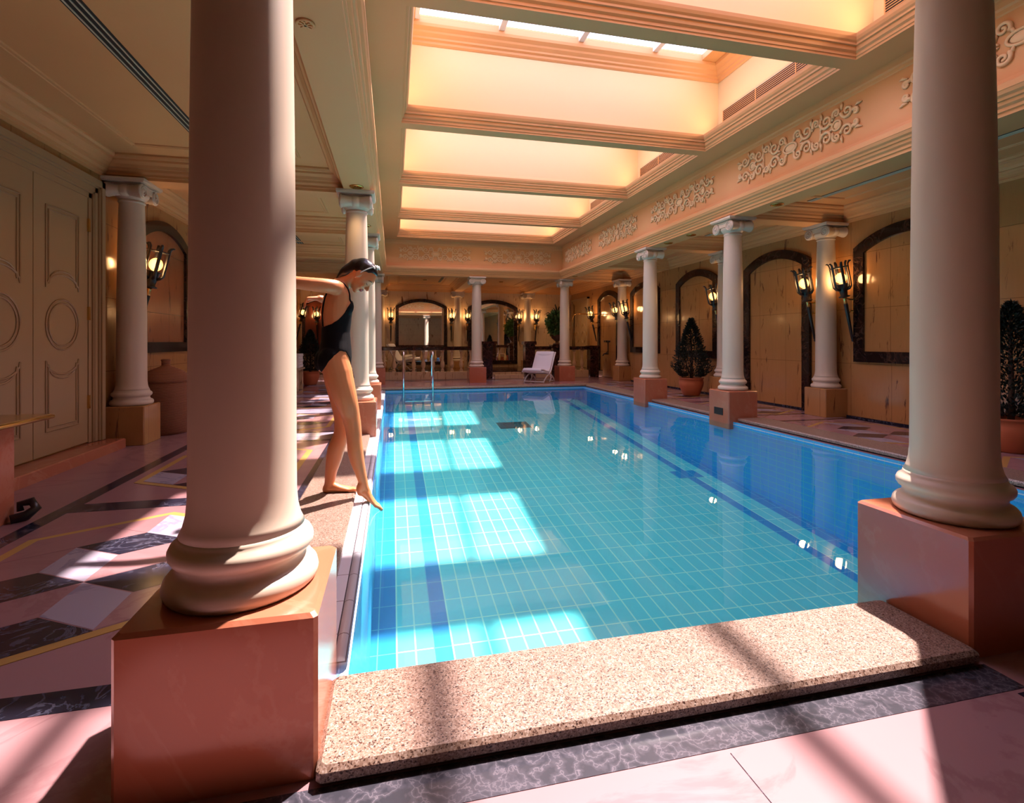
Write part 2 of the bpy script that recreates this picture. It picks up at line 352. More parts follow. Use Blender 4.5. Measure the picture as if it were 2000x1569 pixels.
# ---------------- pool coping
def coping(name,x0,x1,y0,y1,label,m='granite',z0=0):
    root=thing(name,label,'pool coping',((x0+x1)/2,(y0+y1)/2,0)); hx,hy=(x1-x0)/2,(y1-y0)/2
    c=MB(); c.bbox(-hx,hx,-hy,hy,.014,.05,.012); c.build('granite_top',m,root); c=MB(); c.box(-hx+.015,hx-.015,-hy+.015,hy-.015,-.045,.014); c.build('shade_riser','black',root); return root  # riser coloured black to paint in the shadow under the granite nosing
coping('granite_coping',-.185,1.945,1.33,1.70,'wide speckled granite coping slab along the near edge of the pool')
coping('granite_coping',-.61,-.25,1.85,6.04,'granite coping slab under the barefoot woman')
coping('granite_coping',-.61,-.25,6.52,8.44,'granite coping slab between second and third columns on the left')
coping('granite_coping',-.61,-.25,8.92,11.75,'granite coping slab beyond the third column on the left')
coping('granite_coping',4.58,4.98,1.9,6.12,'brown granite coping on the right, nearest stretch, behind the near right column')
coping('granite_coping',4.58,4.98,6.60,8.51,'brown granite coping on the right between the second and third columns')
coping('granite_coping',4.58,4.98,8.99,11.75,'brown granite coping on the right running to the far corner')
coping('granite_coping',-.61,4.98,11.76,12.1,'granite coping along the far edge of the pool')
# white ceramic gutter on the left edge
q=MB(); q.box(-.25,-.20,1.84,11.75,-.2,.012,0)
q.tube([(-.178,1.84,-.012),(-.178,11.75,-.012)],.026,12,0)
struct(q.build('trim_2','whitetile'))
q=MB(); q.box(4.527,4.57,1.9,11.75,-.036,-.027,0); q.box(-.15,4.58,11.745,11.755,-.036,-.027,0)
struct(q.build('trim_3','whitetile'))
# ---------------- walls with arched frames
def arch_outline(w,z0,zs,zt,n=16,inset=0):
    """closed outline of a segmental arch: half width w, sill z0, spring zs, crown zt"""
    h=zt-zs; r=(w*w+h*h)/(2*h); cz=zt-r; a0=math.asin(w/r); r2=r-inset; w2=w-inset
    a1=math.asin(min(1,w2/r2)); pts=[(-w2,z0+inset),(w2,z0+inset)]
    for i in range(n+1): a=a1-2*a1*i/n; pts.append((r2*math.sin(a),cz+r2*math.cos(a)))
    return pts
def frame_mtx(side,pos,base):
    """local x runs along the wall, local y up, local z out of the wall into the room"""
    if side=='R': return Matrix(((0,0,-1,base),(-1,0,0,pos),(0,1,0,0),(0,0,0,1)))
    if side=='L': return Matrix(((0,0,1,base),(1,0,0,pos),(0,1,0,0),(0,0,0,1)))
    return Matrix(((1,0,0,pos),(0,0,-1,base),(0,1,0,0),(0,0,0,1)))
def arched(name,side,pos,base,w,z0,zs,zt,fw,label,cat,group,panelmat,framemat='frame',sill=True,part='marble_panel'):
    root=thing(name,label,cat,(0,0,0),0,group)
    mt=frame_mtx(side,pos,base); a=arch_outline(w,z0,zs,zt); bI=arch_outline(w,z0,zs,zt,inset=fw)
    if not sill: bI[0]=(bI[0][0],z0); bI[1]=(bI[1][0],z0)
    n=len(a); q=MB(); d=.055
    v=[(x,y,0) for x,y in a]+[(x,y,d) for x,y in a]+[(x,y,d) for x,y in bI]+[(x,y,.012) for x,y in bI]
    fs=[]
    for k in range(3):
        for i in range(n): j=(i+1)%n; fs.append((k*n+i,k*n+j,(k+1)*n+j,(k+1)*n+i))
    q.add(v,fs,0,False,mt); q.build('frame',framemat,root)
    q=MB(); q.plate(bI,.002,.018,mt); q.build(part,panelmat,root)
    return root
q=MB(); q.box(XR,XR+.2,YN-.2,YF,-.3,3.3); struct(q.build('wall_right','wallY'))
q=MB(); q.box(XL-.2,XL,YN-.2,YF,-.3,3.3); struct(q.build('wall_left','wallY'))
q=MB(); q.box(XL-.2,XR+.2,YF,YF+.2,-.3,3.3); struct(q.build('wall_far','wallX'))
q=MB(); q.box(XL-.2,XR+.2,YN-.2,YN,-.3,3.3); struct(q.build('wall_near','wallX'))
AR=[('wall_arch','R',5.24,.81,'black framed arched marble panel on the right wall, partly behind the near column','A',True),
    ('wall_arch','R',7.59,0.0,'tall black framed marble arch reaching the floor, beside the nearest right wall column','B',False),
    ('wall_arch','R',9.95,.75,'black framed arched marble panel behind the potted conifer','C',True),
    ('wall_arch','R',12.3,.80,'black framed arched marble panel behind the third pool column on the right','D',True),
    ('wall_arch','R',14.62,0.0,'shower arch with tap, black framed and reaching the floor at the far right','E',False)]
for nme,sd,pos,z0,lab,k,sill in AR:
    ar=arched(nme,sd,pos,XR,.775,z0,2.42,2.66,.15,lab,'arch panel','black framed arches on the right wall','wallY',sill=sill)
    if k=='E':
        mt=frame_mtx('R',14.62,XR); t1=MB()
        for zz,xx in ((1.10,0.0),(1.10,.12),(1.10,-.12)):
            t1.lathe([(0,.02),(.03,.02),(.03,.04),(.012,.045),(.012,.08),(.035,.085),(.035,.1),(0,.1)],10,mt@T(xx,zz,0))
        t1.tube([(-.15,1.1,.06),(.15,1.1,.06)],.012,8,0,mt); t1.tube([(0,1.1,.03),(0,.72,.03)],.012,8,0,mt); t1.tube([(0,.72,.02),(0,.72,.16),(0,.66,.2)],.018,8,0,mt); t1.tube([(-.06,.72,.1),(.1,.78,.1)],.012,8,0,mt)
        ar.children[0].name; t1.build('shower_tap','iron',ar)
arched('wall_arch','L',7.62,XL,.775,.96,2.42,2.66,.13,'black framed arched red marble panel on the left wall above the wicker basket','arch panel',None,
       wallmarble('warm red marble',(.42,.14,.06),(.14,.03,.02),(1,2),(.3,.1)))
arched('arched_mirror','F',.97,YF,.88,.29,2.30,2.57,.11,'arched mirror in dark marble frame behind the balustrade, left of the far middle column','mirror',None,'mirror',part='mirror_glass')
arched('arched_mirror','F',3.485,YF,.895,.29,2.31,2.58,.13,'arched mirror in dark marble frame right of the far middle column','mirror',None,'mirror',part='mirror_glass')
arched('wall_arch','F',-1.95,YF,.95,.7,2.35,2.62,.10,'dark red polished marble panel on the far wall behind the woman','arch panel',None,'redmarble')
# skirtings
q=MB(); q.box(XR-.02,XR,YN,13.8,0,.03); struct(q.build('baseboard_right','floorblack'))
# ---------------- entablature, soffit and skylight wells
ent=[(-.25,1.75),(4.55,1.75),(4.55,13.5),(-.25,13.5)]
prof=[(-.28,CZ+.01),(-.28,AZ),(0,AZ),(0,AZ+.03),(.015,AZ+.035),(.015,AZ+.06),(.035,AZ+.075),(.04,AZ+.10),(.055,AZ+.105),(.06,AZ+.125),(.08,AZ+.14),(.09,AZ+.165),(.095,AZ+.17),(.095,AZ+.215),(.08,AZ+.225),(-.02,AZ+.235),(-.03,AZ+.30),
      (-.03,3.61),(-.02,3.62),(-.015,3.645),(0,3.66),(.005,3.70),(.01,SZ),(.35,SZ)]
q=MB(); q.sweep(ent,prof); e1=q.build('trim_4','ceil'); struct(e1); e1['label']='moulded entablature round the pool'
wells=[(2.10,3.92),(4.08,6.28),(6.44,8.68),(8.84,11.08),(11.24,13.15)]
q=MB()   # soffit beams between the wells
WX0,WX1=.10,4.20
for y0,y1 in ((3.92,4.08),(6.28,6.44),(8.68,8.84),(11.08,11.24)): q.box(WX0-.0,WX1+.0,y0,y1,SZ,SZ+.02)
sb=q.build('ceiling_beams','ceil'); struct(sb)
mp=[(-.01,SZ-.0006),(.003,SZ-.0006),(.003,SZ+.02),(.012,SZ+.025),(.012,SZ+.05),(.030,SZ+.065),(.034,SZ+.09),(.034,SZ+.10),(.050,SZ+.105),(.050,SZ+.125),(.064,SZ+.14),(.074,SZ+.165),(.078,SZ+.195),(.070,SZ+.20),(.0,SZ+.205)]
q=MB(); qw=MB(); qc=MB(); qg=MB()
for k,(y0,y1) in enumerate(wells):
    rc=[(WX0,y0),(WX1,y0),(WX1,y1),(WX0,y1)]
    q.sweep(rc,mp)
    X0w,X1w,Y0w,Y1w=WX0-.2,WX1+.2,y0-.0,y1+.0
    # ledge above moulding
    z=SZ+.205
    for a in ((X0w,WX0+.012,y0,y1),(WX1-.012,X1w,y0,y1)): qw.box(a[0],a[1],a[2],a[3],z-.01,z)
    qw.sweep([(X0w,Y0w),(X1w,Y0w),(X1w,Y1w),(X0w,Y1w)],[(0,z-.01),(0,z+.05),(-.004,z+.052),(-.004,4.70)])
    qc.sweep([(X0w,Y0w),(X1w,Y0w),(X1w,Y1w),(X0w,Y1w)],[(0,4.68),(.02,4.70),(.025,4.725),(.05,4.74),(.055,4.76),(.09,4.79),(.10,4.81),(.14,4.84),(.15,4.87),(.15,GZ)])
    gx0,gx1,gy0,gy1=X0w+.35,4.05,(y0+.62 if k else y0+.35),y1-.15
    # flat lid with the glazed opening
    for a in ((X0w-.1,gx0,Y0w-.1,Y1w+.1),(gx1,X1w+.1,Y0w-.1,Y1w+.1),(gx0,gx1,Y0w-.1,gy0),(gx0,gx1,gy1,Y1w+.1)): qc.box(a[0],a[1],a[2],a[3],GZ,GZ+.08)
    qg2=MB(); qg2.box(gx0,gx1,gy0,gy1,GZ+.05,GZ+.06)
    g=qg2.build('window_%d'%(k+1),'glass'); struct(g)
    for xm in (.27,1.30,2.33,3.36):
        if gx0<xm<gx1: qg.box(xm-.035,xm+.035,gy0,gy1,GZ+.02,GZ+.11)
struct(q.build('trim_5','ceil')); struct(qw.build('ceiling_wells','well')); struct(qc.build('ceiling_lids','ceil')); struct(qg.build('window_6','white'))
# light-tight outer jackets of the wells
q=MB()
for y0,y1 in wells: q.sweep([(WX0-.25,y0-.04),(WX1+.25,y0-.04),(WX1+.25,y1+.04),(WX0-.25,y1+.04)],[(0,SZ+.03),(0,GZ+.1)])
q.box(-.6,WX0-.2,1.4,13.9,SZ+.03,SZ+.06); q.box(WX1+.2,4.9,1.4,13.9,SZ+.03,SZ+.06); q.box(-.6,4.9,1.4,2.06,SZ+.03,SZ+.06); q.box(-.6,4.9,13.19,13.9,SZ+.03,SZ+.06)
q.sweep([(-.6,1.4),(4.9,1.4),(4.9,13.9),(-.6,13.9)],[(0,CZ+.05),(0,SZ+.06)])
struct(q.build('ceiling_shell','ceil'))
# aisle ceilings
q=MB(); q.box(XL,-.5,YN,YF,CZ,CZ+.1); q.box(4.80,XR,YN,YF,CZ,CZ+.1); q.box(-.5,4.80,YN,1.48,CZ,CZ+.1); q.box(-.5,4.80,13.77,YF,CZ,CZ+.1)
struct(q.build('ceiling','ceil'))
q=MB(); bays=[]
xb=[(XL,-.53),(4.83,XR)]; ybeams=[1.6,6.36,8.75,11.2,13.65]; hb=.13
edges=[YN]+[v for yb in ybeams for v in (yb-hb,yb+hb)]+[YF]
for x0,x1 in xb:
    for yb in ybeams: q.box(x0,x1,yb-hb,yb+hb,AZ,CZ)
    for i in range(0,len(edges),2): bays.append((x0,x1,edges[i],edges[i+1]))
for xc in (-.39,2.2,4.69): q.box(xc-hb,xc+hb,13.78,YF,AZ,CZ); q.box(xc-hb,xc+hb,YN,1.47,AZ,CZ)
bays+=[(-.26,2.07,13.78,YF),(2.33,4.56,13.78,YF),(-.26,2.07,YN,1.47),(2.33,4.56,YN,1.47)]
struct(q.build('ceiling_crossbeams','ceil'))
q=MB(); cp=[(-.01,AZ-.001),(.008,AZ-.001),(.008,AZ+.03),(.02,AZ+.035),(.02,AZ+.06),(.045,AZ+.08),(.05,AZ+.105),(.07,AZ+.11),(.085,AZ+.14),(.12,AZ+.165),(.125,AZ+.185),(.15,AZ+.19),(.165,AZ+.21),(.165,CZ)]
for x0,x1,y0,y1 in bays:
    q.sweep([(x0,y0),(x1,y0),(x1,y1),(x0,y1)],cp)
    i=.45; r=[(x0+i,y0+i),(x1-i,y0+i),(x1-i,y1-i),(x0+i,y1-i)]
    if x1-x0>1.2 and y1-y0>1.2: q.sweep(r,[(-.03,CZ),(-.025,CZ-.012),(-.01,CZ-.012),(-.005,CZ-.006),(.005,CZ-.006),(.01,CZ-.012),(.025,CZ-.012),(.03,CZ)])
struct(q.build('trim_6','ceil'))
# linear air slots and grilles
def slot(x0,x1,y0,y1,label,along='Y',z=CZ,group=None):
    root=thing('linear_air_vent',label,'air vent',((x0+x1)/2,(y0+y1)/2,z-.0),0,group); q=MB(); hx,hy=(x1-x0)/2,(y1-y0)/2
    q.box(-hx,hx,-hy,hy,-.004,.0); q.build('slot_recess','black',root); q=MB()
    for k in range(3):
        if along=='Y': c=-hx+(k+.5)*2*hx/3; q.box(c-.003,c+.003,-hy,hy,-.012,-.003)
        else: c=-hy+(k+.5)*2*hy/3; q.box(-hx,hx,c-.003,c+.003,-.012,-.003)
    q.build('slot_blade','slotwhite',root); return root
slot(-1.85,-1.73,2.2,5.95,'long black slotted air vent in the dark left aisle ceiling')
slot(-1.85,-1.73,9.2,10.9,'short slotted air vent in the left aisle ceiling above the woman')
slot(5.60,5.68,2.2,6.0,'slotted air vent in the ceiling over the arch behind the near right column')
slot(5.60,5.68,6.8,8.4,'slotted air vent in the right aisle ceiling between second and third columns')
slot(5.60,5.68,9.2,10.9,'slotted air vent in the right aisle ceiling behind the third column')
slot(1.45,1.53,14.2,17.0,'slotted air vent in the ceiling behind the far middle column')
for k,(y0,y1) in enumerate(wells[:4]):
    root=thing('air_grille',['black air grille in the skylight well at the top right, nearest','long black air grille in the second skylight well from the front','black air grille in the third skylight well from the front','small air grille in the fourth skylight well from the front'][k],'air vent',(WX1+.2,(y0+y1)/2,4.04),0,'air grilles in the skylight wells')
    h=(y1-y0)/2-.12; q=MB(); q.box(-.012,-.005,-h,h,0,.20); q.build('grille_recess','black',root)
    q=MB()
    for i in range(8): q.box(-.0155,-.0125,-h,h,.010+i*.024,.0155+i*.024)
    for yy_ in (-h,-h/3,h/3,h-.01): q.box(-.018,-.012,yy_,yy_+.01,0,.2)
    q.build('grille_blade','ceil',root)
# downlights in the soffit
def downlight(x,y,z,label,r=.07,m='lampwarm',rm='brass'):
    root=thing('ceiling_downlight',label,'ceiling light',(x,y,z),0,'recessed brass downlights'); q=MB()
    q.lathe([(r*.8,0),(r*1.1,0),(r*1.12,-.008),(r*.95,-.014),(r*.8,-.008)],20); q.build('trim_ring',rm,root)
    q=MB(); q.lathe([(0,-.004),(r*.8,-.004),(r*.8,-.001),(0,-.001)],20); q.build('lens',m,root)
    q=MB()
    for a in range(4):
        d=a*PI/4; q.box(-r*.8,r*.8,-.004,.004,-.016,-.008,0,Rz(d))
    q.build('lamp_louvre',rm,root)
downlight(-.39,5.93,AZ,'round brass downlight in the soffit just before the second left column')
downlight(-.39,7.9,AZ,'round downlight in the soffit just beyond the second left column')
downlight(-.39,9.6,AZ,'small downlight in the left soffit behind the third left column')
downlight(4.69,5.5,AZ,'round downlight in the soffit before the second right column')
downlight(4.69,7.4,AZ,'round flush disc in the right soffit between second and third columns',m='iron')
downlight(4.69,8.1,AZ,'round brass downlight in the soffit just before the third right column')
downlight(4.69,12.8,AZ,'tiny downlight over the far right corner column')
downlight(-.46,2.95,AZ,'faint flush disc in the left soffit next to the near left column',r=.045,m='ceil',rm='ceil')
downlight(1.0,16.4,CZ,'small downlight in the far ceiling in front of the left mirror')
downlight(3.45,16.4,CZ,'small downlight in the far ceiling in front of the right mirror')
downlight(5.5,16.0,CZ,'small downlight in the far ceiling over the shower corner')
# ---------------- carved frieze panels
def relief_panel(W,Hh):
    q=MB()
    def sp(cx,cy,r,a0,dr,turns=1.35,n=22,w=.018):
        pts=[];rs=[]
        for i in range(n+1):
            u=i/n; a=a0+dr*u*turns*2*PI; rr=r*(1-u*.82); pts.append((cx+rr*math.cos(a),cy+rr*math.sin(a),.012)); rs.append(w*(1-.45*u))
        pts_end=pts[-1]; q.tube(pts,rs,6,0,flat=((0,0,1),1.0)); q.ell((pts_end[0],pts_end[1],.01),(.014,.014,.012),nu=8,nv=6); return pts[0]
    for sx in (1,-1):
        for sy in (1,-1):
            L=[(.13,.60,.30,-1),(.27,.46,.42,1),(.415,.62,.28,-1),(.56,.48,.42,1),(.70,.66,.26,-1),(.84,.52,.36,1),(.95,.30,.18,-1)]
            prev=(sx*W*.05,sy*Hh*.25,.008)
            for i,(fx,fy,fr,d) in enumerate(L):
                cx,cy,r=sx*W*fx,sy*Hh*fy,Hh*fr
                a0=math.atan2(prev[1]-cy,prev[0]-cx); s=sp(cx,cy,r,a0,d*sx*sy)
                mid=((prev[0]+s[0])/2,(prev[1]+s[1])/2-sy*.02*(1 if i%2 else -1),.008)
                q.tube([prev,mid,s],[.014,.017,.018],6,0,flat=((0,0,1),1.0))
                prev=(cx+sx*r*.9,cy-sy*r*.35,.008)
            for fx,fy,an in ((.20,.12,20),(.34,.85,70),(.49,.88,100),(.49,.18,60),(.63,.15,-20),(.77,.9,80),(.98,.62,10)):
                a=R(an)*sy; cx,cy=sx*W*fx,sy*Hh*fy; dx,dy=.04*math.cos(a)*sx,.04*math.sin(a)
                q.tube([(cx-dx,cy-dy,.008),(cx,cy+.008,.012),(cx+dx,cy+dy,.008)],[.006,.016,.005],6)
        ring=[(sx*W*.70+.055*math.cos(i*PI/8),.05*math.sin(i*PI/8),.01) for i in range(16)]; q.tube(ring,.012,6,closed=True); q.ell((sx*W*.70,0,.004),(.045,.04,.012),nu=12,nv=6)
        q.box(sx*W*.475-.01,sx*W*.475+.01,-Hh*.8,Hh*.8,0,.014)
    ring=[(.10*math.cos(i*PI/10),.055*math.sin(i*PI/10),.01) for i in range(20)]; q.tube(ring,.013,6,closed=True); q.ell((0,0,.004),(.085,.045,.016),nu=14,nv=6)
    return q
FZc=3.385; rp=relief_panel(.93,.19)
fp=rp.build('carved_scroll_relief','relief'); side_rp=fp
FZM=lambda side,pos: {'F':Matrix(((1,0,0,pos),(0,0,-1,13.53),(0,1,0,FZc),(0,0,0,1))),'R':Matrix(((0,0,-1,4.58),(-1,0,0,pos),(0,1,0,FZc),(0,0,0,1))),
  'N':Matrix(((-1,0,0,pos),(0,0,1,1.72),(0,1,0,FZc),(0,0,0,1))),'L':Matrix(((0,0,1,-.28),(1,0,0,pos),(0,1,0,FZc),(0,0,0,1)))}[side]
first=True
for sd,pos,lab in (('F',1.09,'white carved scroll relief on the far frieze, left one'),('F',3.32,'white carved scroll relief on the far frieze, right one'),
    ('R',12.3,'carved scroll relief on the right frieze, the one touching the far corner'),('R',9.98,'carved scroll relief on the right frieze, second from the far corner'),
    ('R',7.56,'carved scroll relief on the right frieze, above the second and third columns'),('R',5.15,'largest fully visible carved scroll relief on the right frieze'),
    ('R',2.86,'carved scroll relief on the right frieze cut off by the near right column'),
    ('N',1.09,'carved scroll relief on the near frieze seen in the left mirror'),('N',3.32,'carved scroll relief on the near frieze beside the near right column')):
    o=fp if first else fp.copy()
    if not first: COL.objects.link(o)
    first=False; o.matrix_world=FZM(sd,pos)
    if sd in 'RL': o.scale=(1.0,1,1)
    tag(o,lab,'frieze carving','carved scroll reliefs round the pool frieze')
# ------------------------------------------------------------------ columns
def make_column(name,label,cat,ph,zbot,group=None,top=.415,pm='pedestal'):
    root=thing(name,label,cat,(0,0,0),0,group)
    q=MB(); q.bbox(-ph,ph,-ph,ph,zbot,top,.010); q.build('pedestal',pm,root)
    q=MB(); q.lathe([(0,top),(.185,top),(.195,.425),(.199,.440),(.195,.457),(.186,.468),(.174,.472),(.166,.482),(.163,.494),(.167,.506),(.177,.511),(.184,.522),(.185,.536),(.179,.549),(.167,.556),(.162,.566),(.160,.575),(0,.575)],48); q.build('column_base','plaster',root)
    q=MB(); q.lathe([(.160,.575),(.150,.596),(.143,.625),(.139,.67),(.138,.80),(.1375,1.0),(.136,1.3),(.133,1.7),(.128,2.1),(.120,2.45),(.115,2.585),(.116,2.59),(.124,2.596),(.124,2.606),(.116,2.612),(.115,2.63)],48); q.build('shaft','plaster',root)
    q=MB(); q.lathe([(.115,2.62),(.120,2.625),(.150,2.66),(.160,2.68),(.158,2.70)],32)
    q.box(-.165,.165,-.15,.15,2.70,2.785)
    q.box(-.20,.20,-.215,.215,2.782,2.795); q.box(-.21,.21,-.225,.225,2.795,2.822)
    for s in (1,-1):
        pr=[(0,-.172),(.072,-.172),(.078,-.166),(.078,-.150),(.070,-.146),(.073,-.132),(.066,-.126),(.068,-.105),(.060,-.098),(.061,-.075),(.055,-.068),(.056,-.045),(.052,-.038)]
        pr=pr+[(.060,-.030),(.064,-.012),(.064,.012),(.060,.030)]+[(r,-z) for r,z in reversed(pr)]
        q.lathe(pr,24,T(0,s*.150,2.700)@Ry(PI/2))
        for e2 in (1,-1):
            pts=[];rs=[]
            for i in range(41):
                u=i/40; a=PI/2*1-s*e2*0-u*2.2*2*PI*(-s); rr=.070*(1-u*.82); pts.append((e2*.174,s*.150+rr*math.cos(a)*1,2.700+rr*math.sin(a))); rs.append(.0085*(1-.4*u))
            q.tube(pts,rs,6); q.ell((e2*.174,s*.150,2.70),(.012,.018,.018),nu=10,nv=6)
    for e2 in (1,-1):
        q.tube([(e2*.17,-.15,2.772),(e2*.17,0,2.758),(e2*.17,.15,2.772)],.008,6)
    q.build('capital','plaster',root)
    return root
pc=make_column('pool_column','near left white column on a salmon marble pedestal, largest in the picture','column',.228,-.10,'columns round the pool')
LX,RX=-.412,4.69
pc.location=(LX,1.595,0)
for x,y,rz,lab in ((LX,6.27,0,'second white column on the left, directly behind the woman'),(LX,8.66,0,'third white column on the left, half hidden behind the second'),
      (LX,13.65,0,'far left corner column at the end of the left row'),(RX,6.36,0,'second white column on the right, with a black vent in its pedestal'),
      (RX,8.75,0,'third white column on the right, left of the potted conifer'),(RX,13.65,0,'far right corner column beside the white lounge chair'),
      (2.2,13.65,PI/2,'white column standing alone in the middle of the far row'),(2.18,1.595,PI/2,'near right white column on a dark salmon pedestal, cut by shadow')):
    c=dup(pc,(x,y,0),rz,lab)
    if 'black vent' in lab:
        q=MB(); q.box(-.234,-.227,-.10,.095,.075,.172); ped=[k for k in c.children if k.name.startswith('pedestal')][0]
        v=q.build('vent_plate','black',ped)
wc=make_column('wall_column','cream column against the left wall beside the panelled door','column',.20,0,'columns standing against the walls',pm='wallY')
wc.location=(-2.76,6.36,0)
for x,y,rz,lab in ((6.27,6.36,0,'nearest column against the right wall between two torch lamps'),(6.27,8.75,0,'column against the right wall hidden behind the second pool column'),
      (6.27,13.3,0,'far column against the right wall beside the shower arch'),(-.39,17.8,PI/2,'column on the far wall left of the left mirror'),(2.2,17.8,PI/2,'column on the far wall between the two mirrors'),(4.72,17.8,PI/2,'column on the far wall right of the right mirror')):
    dup(wc,(x,y,.0 if y<17 else .0),rz,lab)
# ------------------------------------------------------------------ torch lamps
def make_torch():
    root=thing('torch_wall_lamp','x','wall lamp',(0,0,0),0,'black iron torch wall lamps')
    tilt=R(13); A=T(0,-.05,1.12)@Rx(tilt)      # axis leans out of the wall (-y)
    q=MB(); q.box(-.045,.045,-.012,0,1.50,1.74); q.tube([(0,-.012,1.70),(0,-.10,1.70),(0,-.18,1.72)],.012,8); q.tube([(0,-.012,1.54),(0,-.08,1.54),(0,-.12,1.50)],.010,8)
    q.lathe([(0,0),(.016,0),(.016,.008),(0,.008)],10,T(0,-.012,1.72)@Rx(PI/2)); q.build('wall_bracket','brass',root)
    q=MB(); q.lathe([(0,-.03),(.012,-.02),(.016,0),(.010,.015),(.017,.02),(.022,.30),(.028,.52),(.026,.53)],14,A)
    q.build('torch_handle','iron',root)
    q=MB(); q.lathe([(.027,.53),(.022,.55),(.022,.60),(.027,.62)],14,A); q.build('brass_collar','brass',root)
    q=MB(); q.lathe([(.03,.62),(.07,.625),(.072,.64),(.045,.65),(.05,.70),(.058,.76),(.066,.80),(.075,.81),(.075,.82),(0,.82)],20,A)
    n=6
    for i in range(n):
        a=2*PI*(i+.5)/n; c,s=math.cos(a),math.sin(a); rr=[(.05,.735),(.085,.745),(.112,.775),(.114,.85),(.114,1.0),(.114,1.07),(.118,1.10),(.135,1.125),(.158,1.125)]
        q.tube([(r_*c,r_*s,z) for r_,z in rr],[.021]*7+[.017,.006],6,0,A,flat=((A.to_3x3()@Vector((c,s,0))),.35))
    for zz in (1.055,): q.tube([(.116*math.cos(2*PI*i/24),.116*math.sin(2*PI*i/24),zz) for i in range(24)],.0075,6,0,A,closed=True)
    q.build('lamp_cage','iron',root)
    q=MB(); q.ell((0,0,.90),(.070,.070,.078),0,A); g=q.build('lamp_globe','globe',root)
    return root,A@Vector((0,0,.9))
torch,gp=make_torch()
TL=[('R',6.03,'black torch wall lamp right of the nearest right wall column'),('R',6.70,'black torch wall lamp left of the nearest right wall column'),
 ('R',9.02,'black torch wall lamp just left of the second pool column'),('R',13.0,'black torch wall lamp right of the far right wall column'),('R',13.62,'black torch wall lamp on the left of the far right wall column'),
 ('R',15.5,'black torch wall lamp behind the brass rail, beyond the shower arch'),
 ('F',-.06,'black torch wall lamp left of the left mirror'),('F',1.99,'black torch wall lamp just right of the left mirror'),('F',2.56,'black torch wall lamp just left of the right mirror'),
 ('F',4.42,'black torch wall lamp on the right edge of the right mirror'),('F',5.05,'black torch wall lamp beside the urn plant'),
 ('L',6.78,'black torch wall lamp on the left wall behind the near left column'),('F',-2.42,'lit torch wall lamp behind the woman\'s hanging hand'),('L',16.9,'added torch lamp standing in for a globe reflection at the far end of the left wall')]  # last lamp is added, standing in for a globe mirrored in the polished wall
lamp_pts=[]
for i,(sd,p,lab) in enumerate(TL):
    loc,rz={'R':((XR,p,0),-PI/2),'L':((XL,p,0),PI/2),'F':((p,YF,0),0)}[sd]
    o=torch if i==0 else dup(torch)
    o.location=loc; o.rotation_euler=(0,0,rz); o['label']=lab
    lamp_pts.append((Matrix.Translation(loc)@Matrix.Rotation(rz,4,'Z'))@gp)
# ------------------------------------------------------------------ doors
def make_door(name,side,pos,base,z0,lw,h,label):
    """double door centred at pos on a side wall; lw = leaf width"""
    root=bpy.data.objects.new(name,None); COL.objects.link(root); struct(root); root['label']=label
    mt=frame_mtx(side,pos,base)@T(0,z0,0); W=lw*1.0
    q=MB(); cw=.2
    for k,(i,dz) in enumerate(((0,.05),(.04,.065),(.10,.055),(.15,.085))):
        q.box(-W-cw+i*0,-W-i*0,0,h,0,.03,0,mt)
    for i0,i1,dz in ((0,.05,.03),(.05,.07,.045),(.07,.12,.05),(.12,.14,.065),(.14,.2,.08)):
        q.box(-W-i1,-W-i0,0,h+i1,0,dz,0,mt); q.box(W+i0,W+i1,0,h+i1,0,dz,0,mt); q.box(-W-i1,W+i1,h+i0,h+i1,0,dz,0,mt)
    q.build('door_casing','door',root)
    for s in (-1,1):
        q=MB(); q.box(min(0,s*W)+.004,max(0,s*W)-.004,0.01,h,0,.022,0,mt); leaf=q.build('door_leaf','door',root)
        q=MB(); c=s*W/2; pw=W*.30; t0=h*.905; sc=h/2.5
        def ln(pts,cl=True): q.tube(pts,.009,6,0,mt,closed=cl,smooth=False)
        for ins in (0,.035):
            w_=pw-ins; ya=1.52*sc+ins; arc=[(c+w_*math.cos(a),ya+(.13)*math.sin(a)+.0,.024) for a in [PI*k/10 for k in range(11)]]
            ln([(c+w_,ya,.024),(c+w_,t0-ins,.024),(c-w_,t0-ins,.024)]+list(reversed(arc[0:11])))
            yb=.86*sc-ins; arc=[(c+w_*math.cos(a),yb-.13*math.sin(a),.024) for a in [PI*k/10 for k in range(11)]]
            ln([(c+w_,yb,.024),(c+w_,.22*sc+ins,.024),(c-w_,.22*sc+ins,.024)]+list(reversed(arc)))
            ln([(c+(w_)*math.cos(2*PI*k/28),1.19*sc+(.235*sc-ins)*math.sin(2*PI*k/28),.024) for k in range(28)])
        q.build('panel_moulding','door',leaf)
        q=MB()
        for zz in (.35,1.25,2.15):
            zz*=sc; q.box(s*W-.012-.0,s*W+.012,zz,zz+.13,.02,.04,0,mt)
        q.build('hinges','brass',leaf)
    return root
make_door('door_1','L',5.08,XL,.10,.79,2.42,'double panelled cream door in the left wall')
make_door('door_2','R',17.0,XR,.20,.60,2.2,'narrow white panelled door at the far right')
q=MB(); q.bbox(XL,-2.70,3.9,6.10,0,.095,.008); tag(q.build('marble_step','pedestal'),'veined marble step in front of the cream panelled door','step')
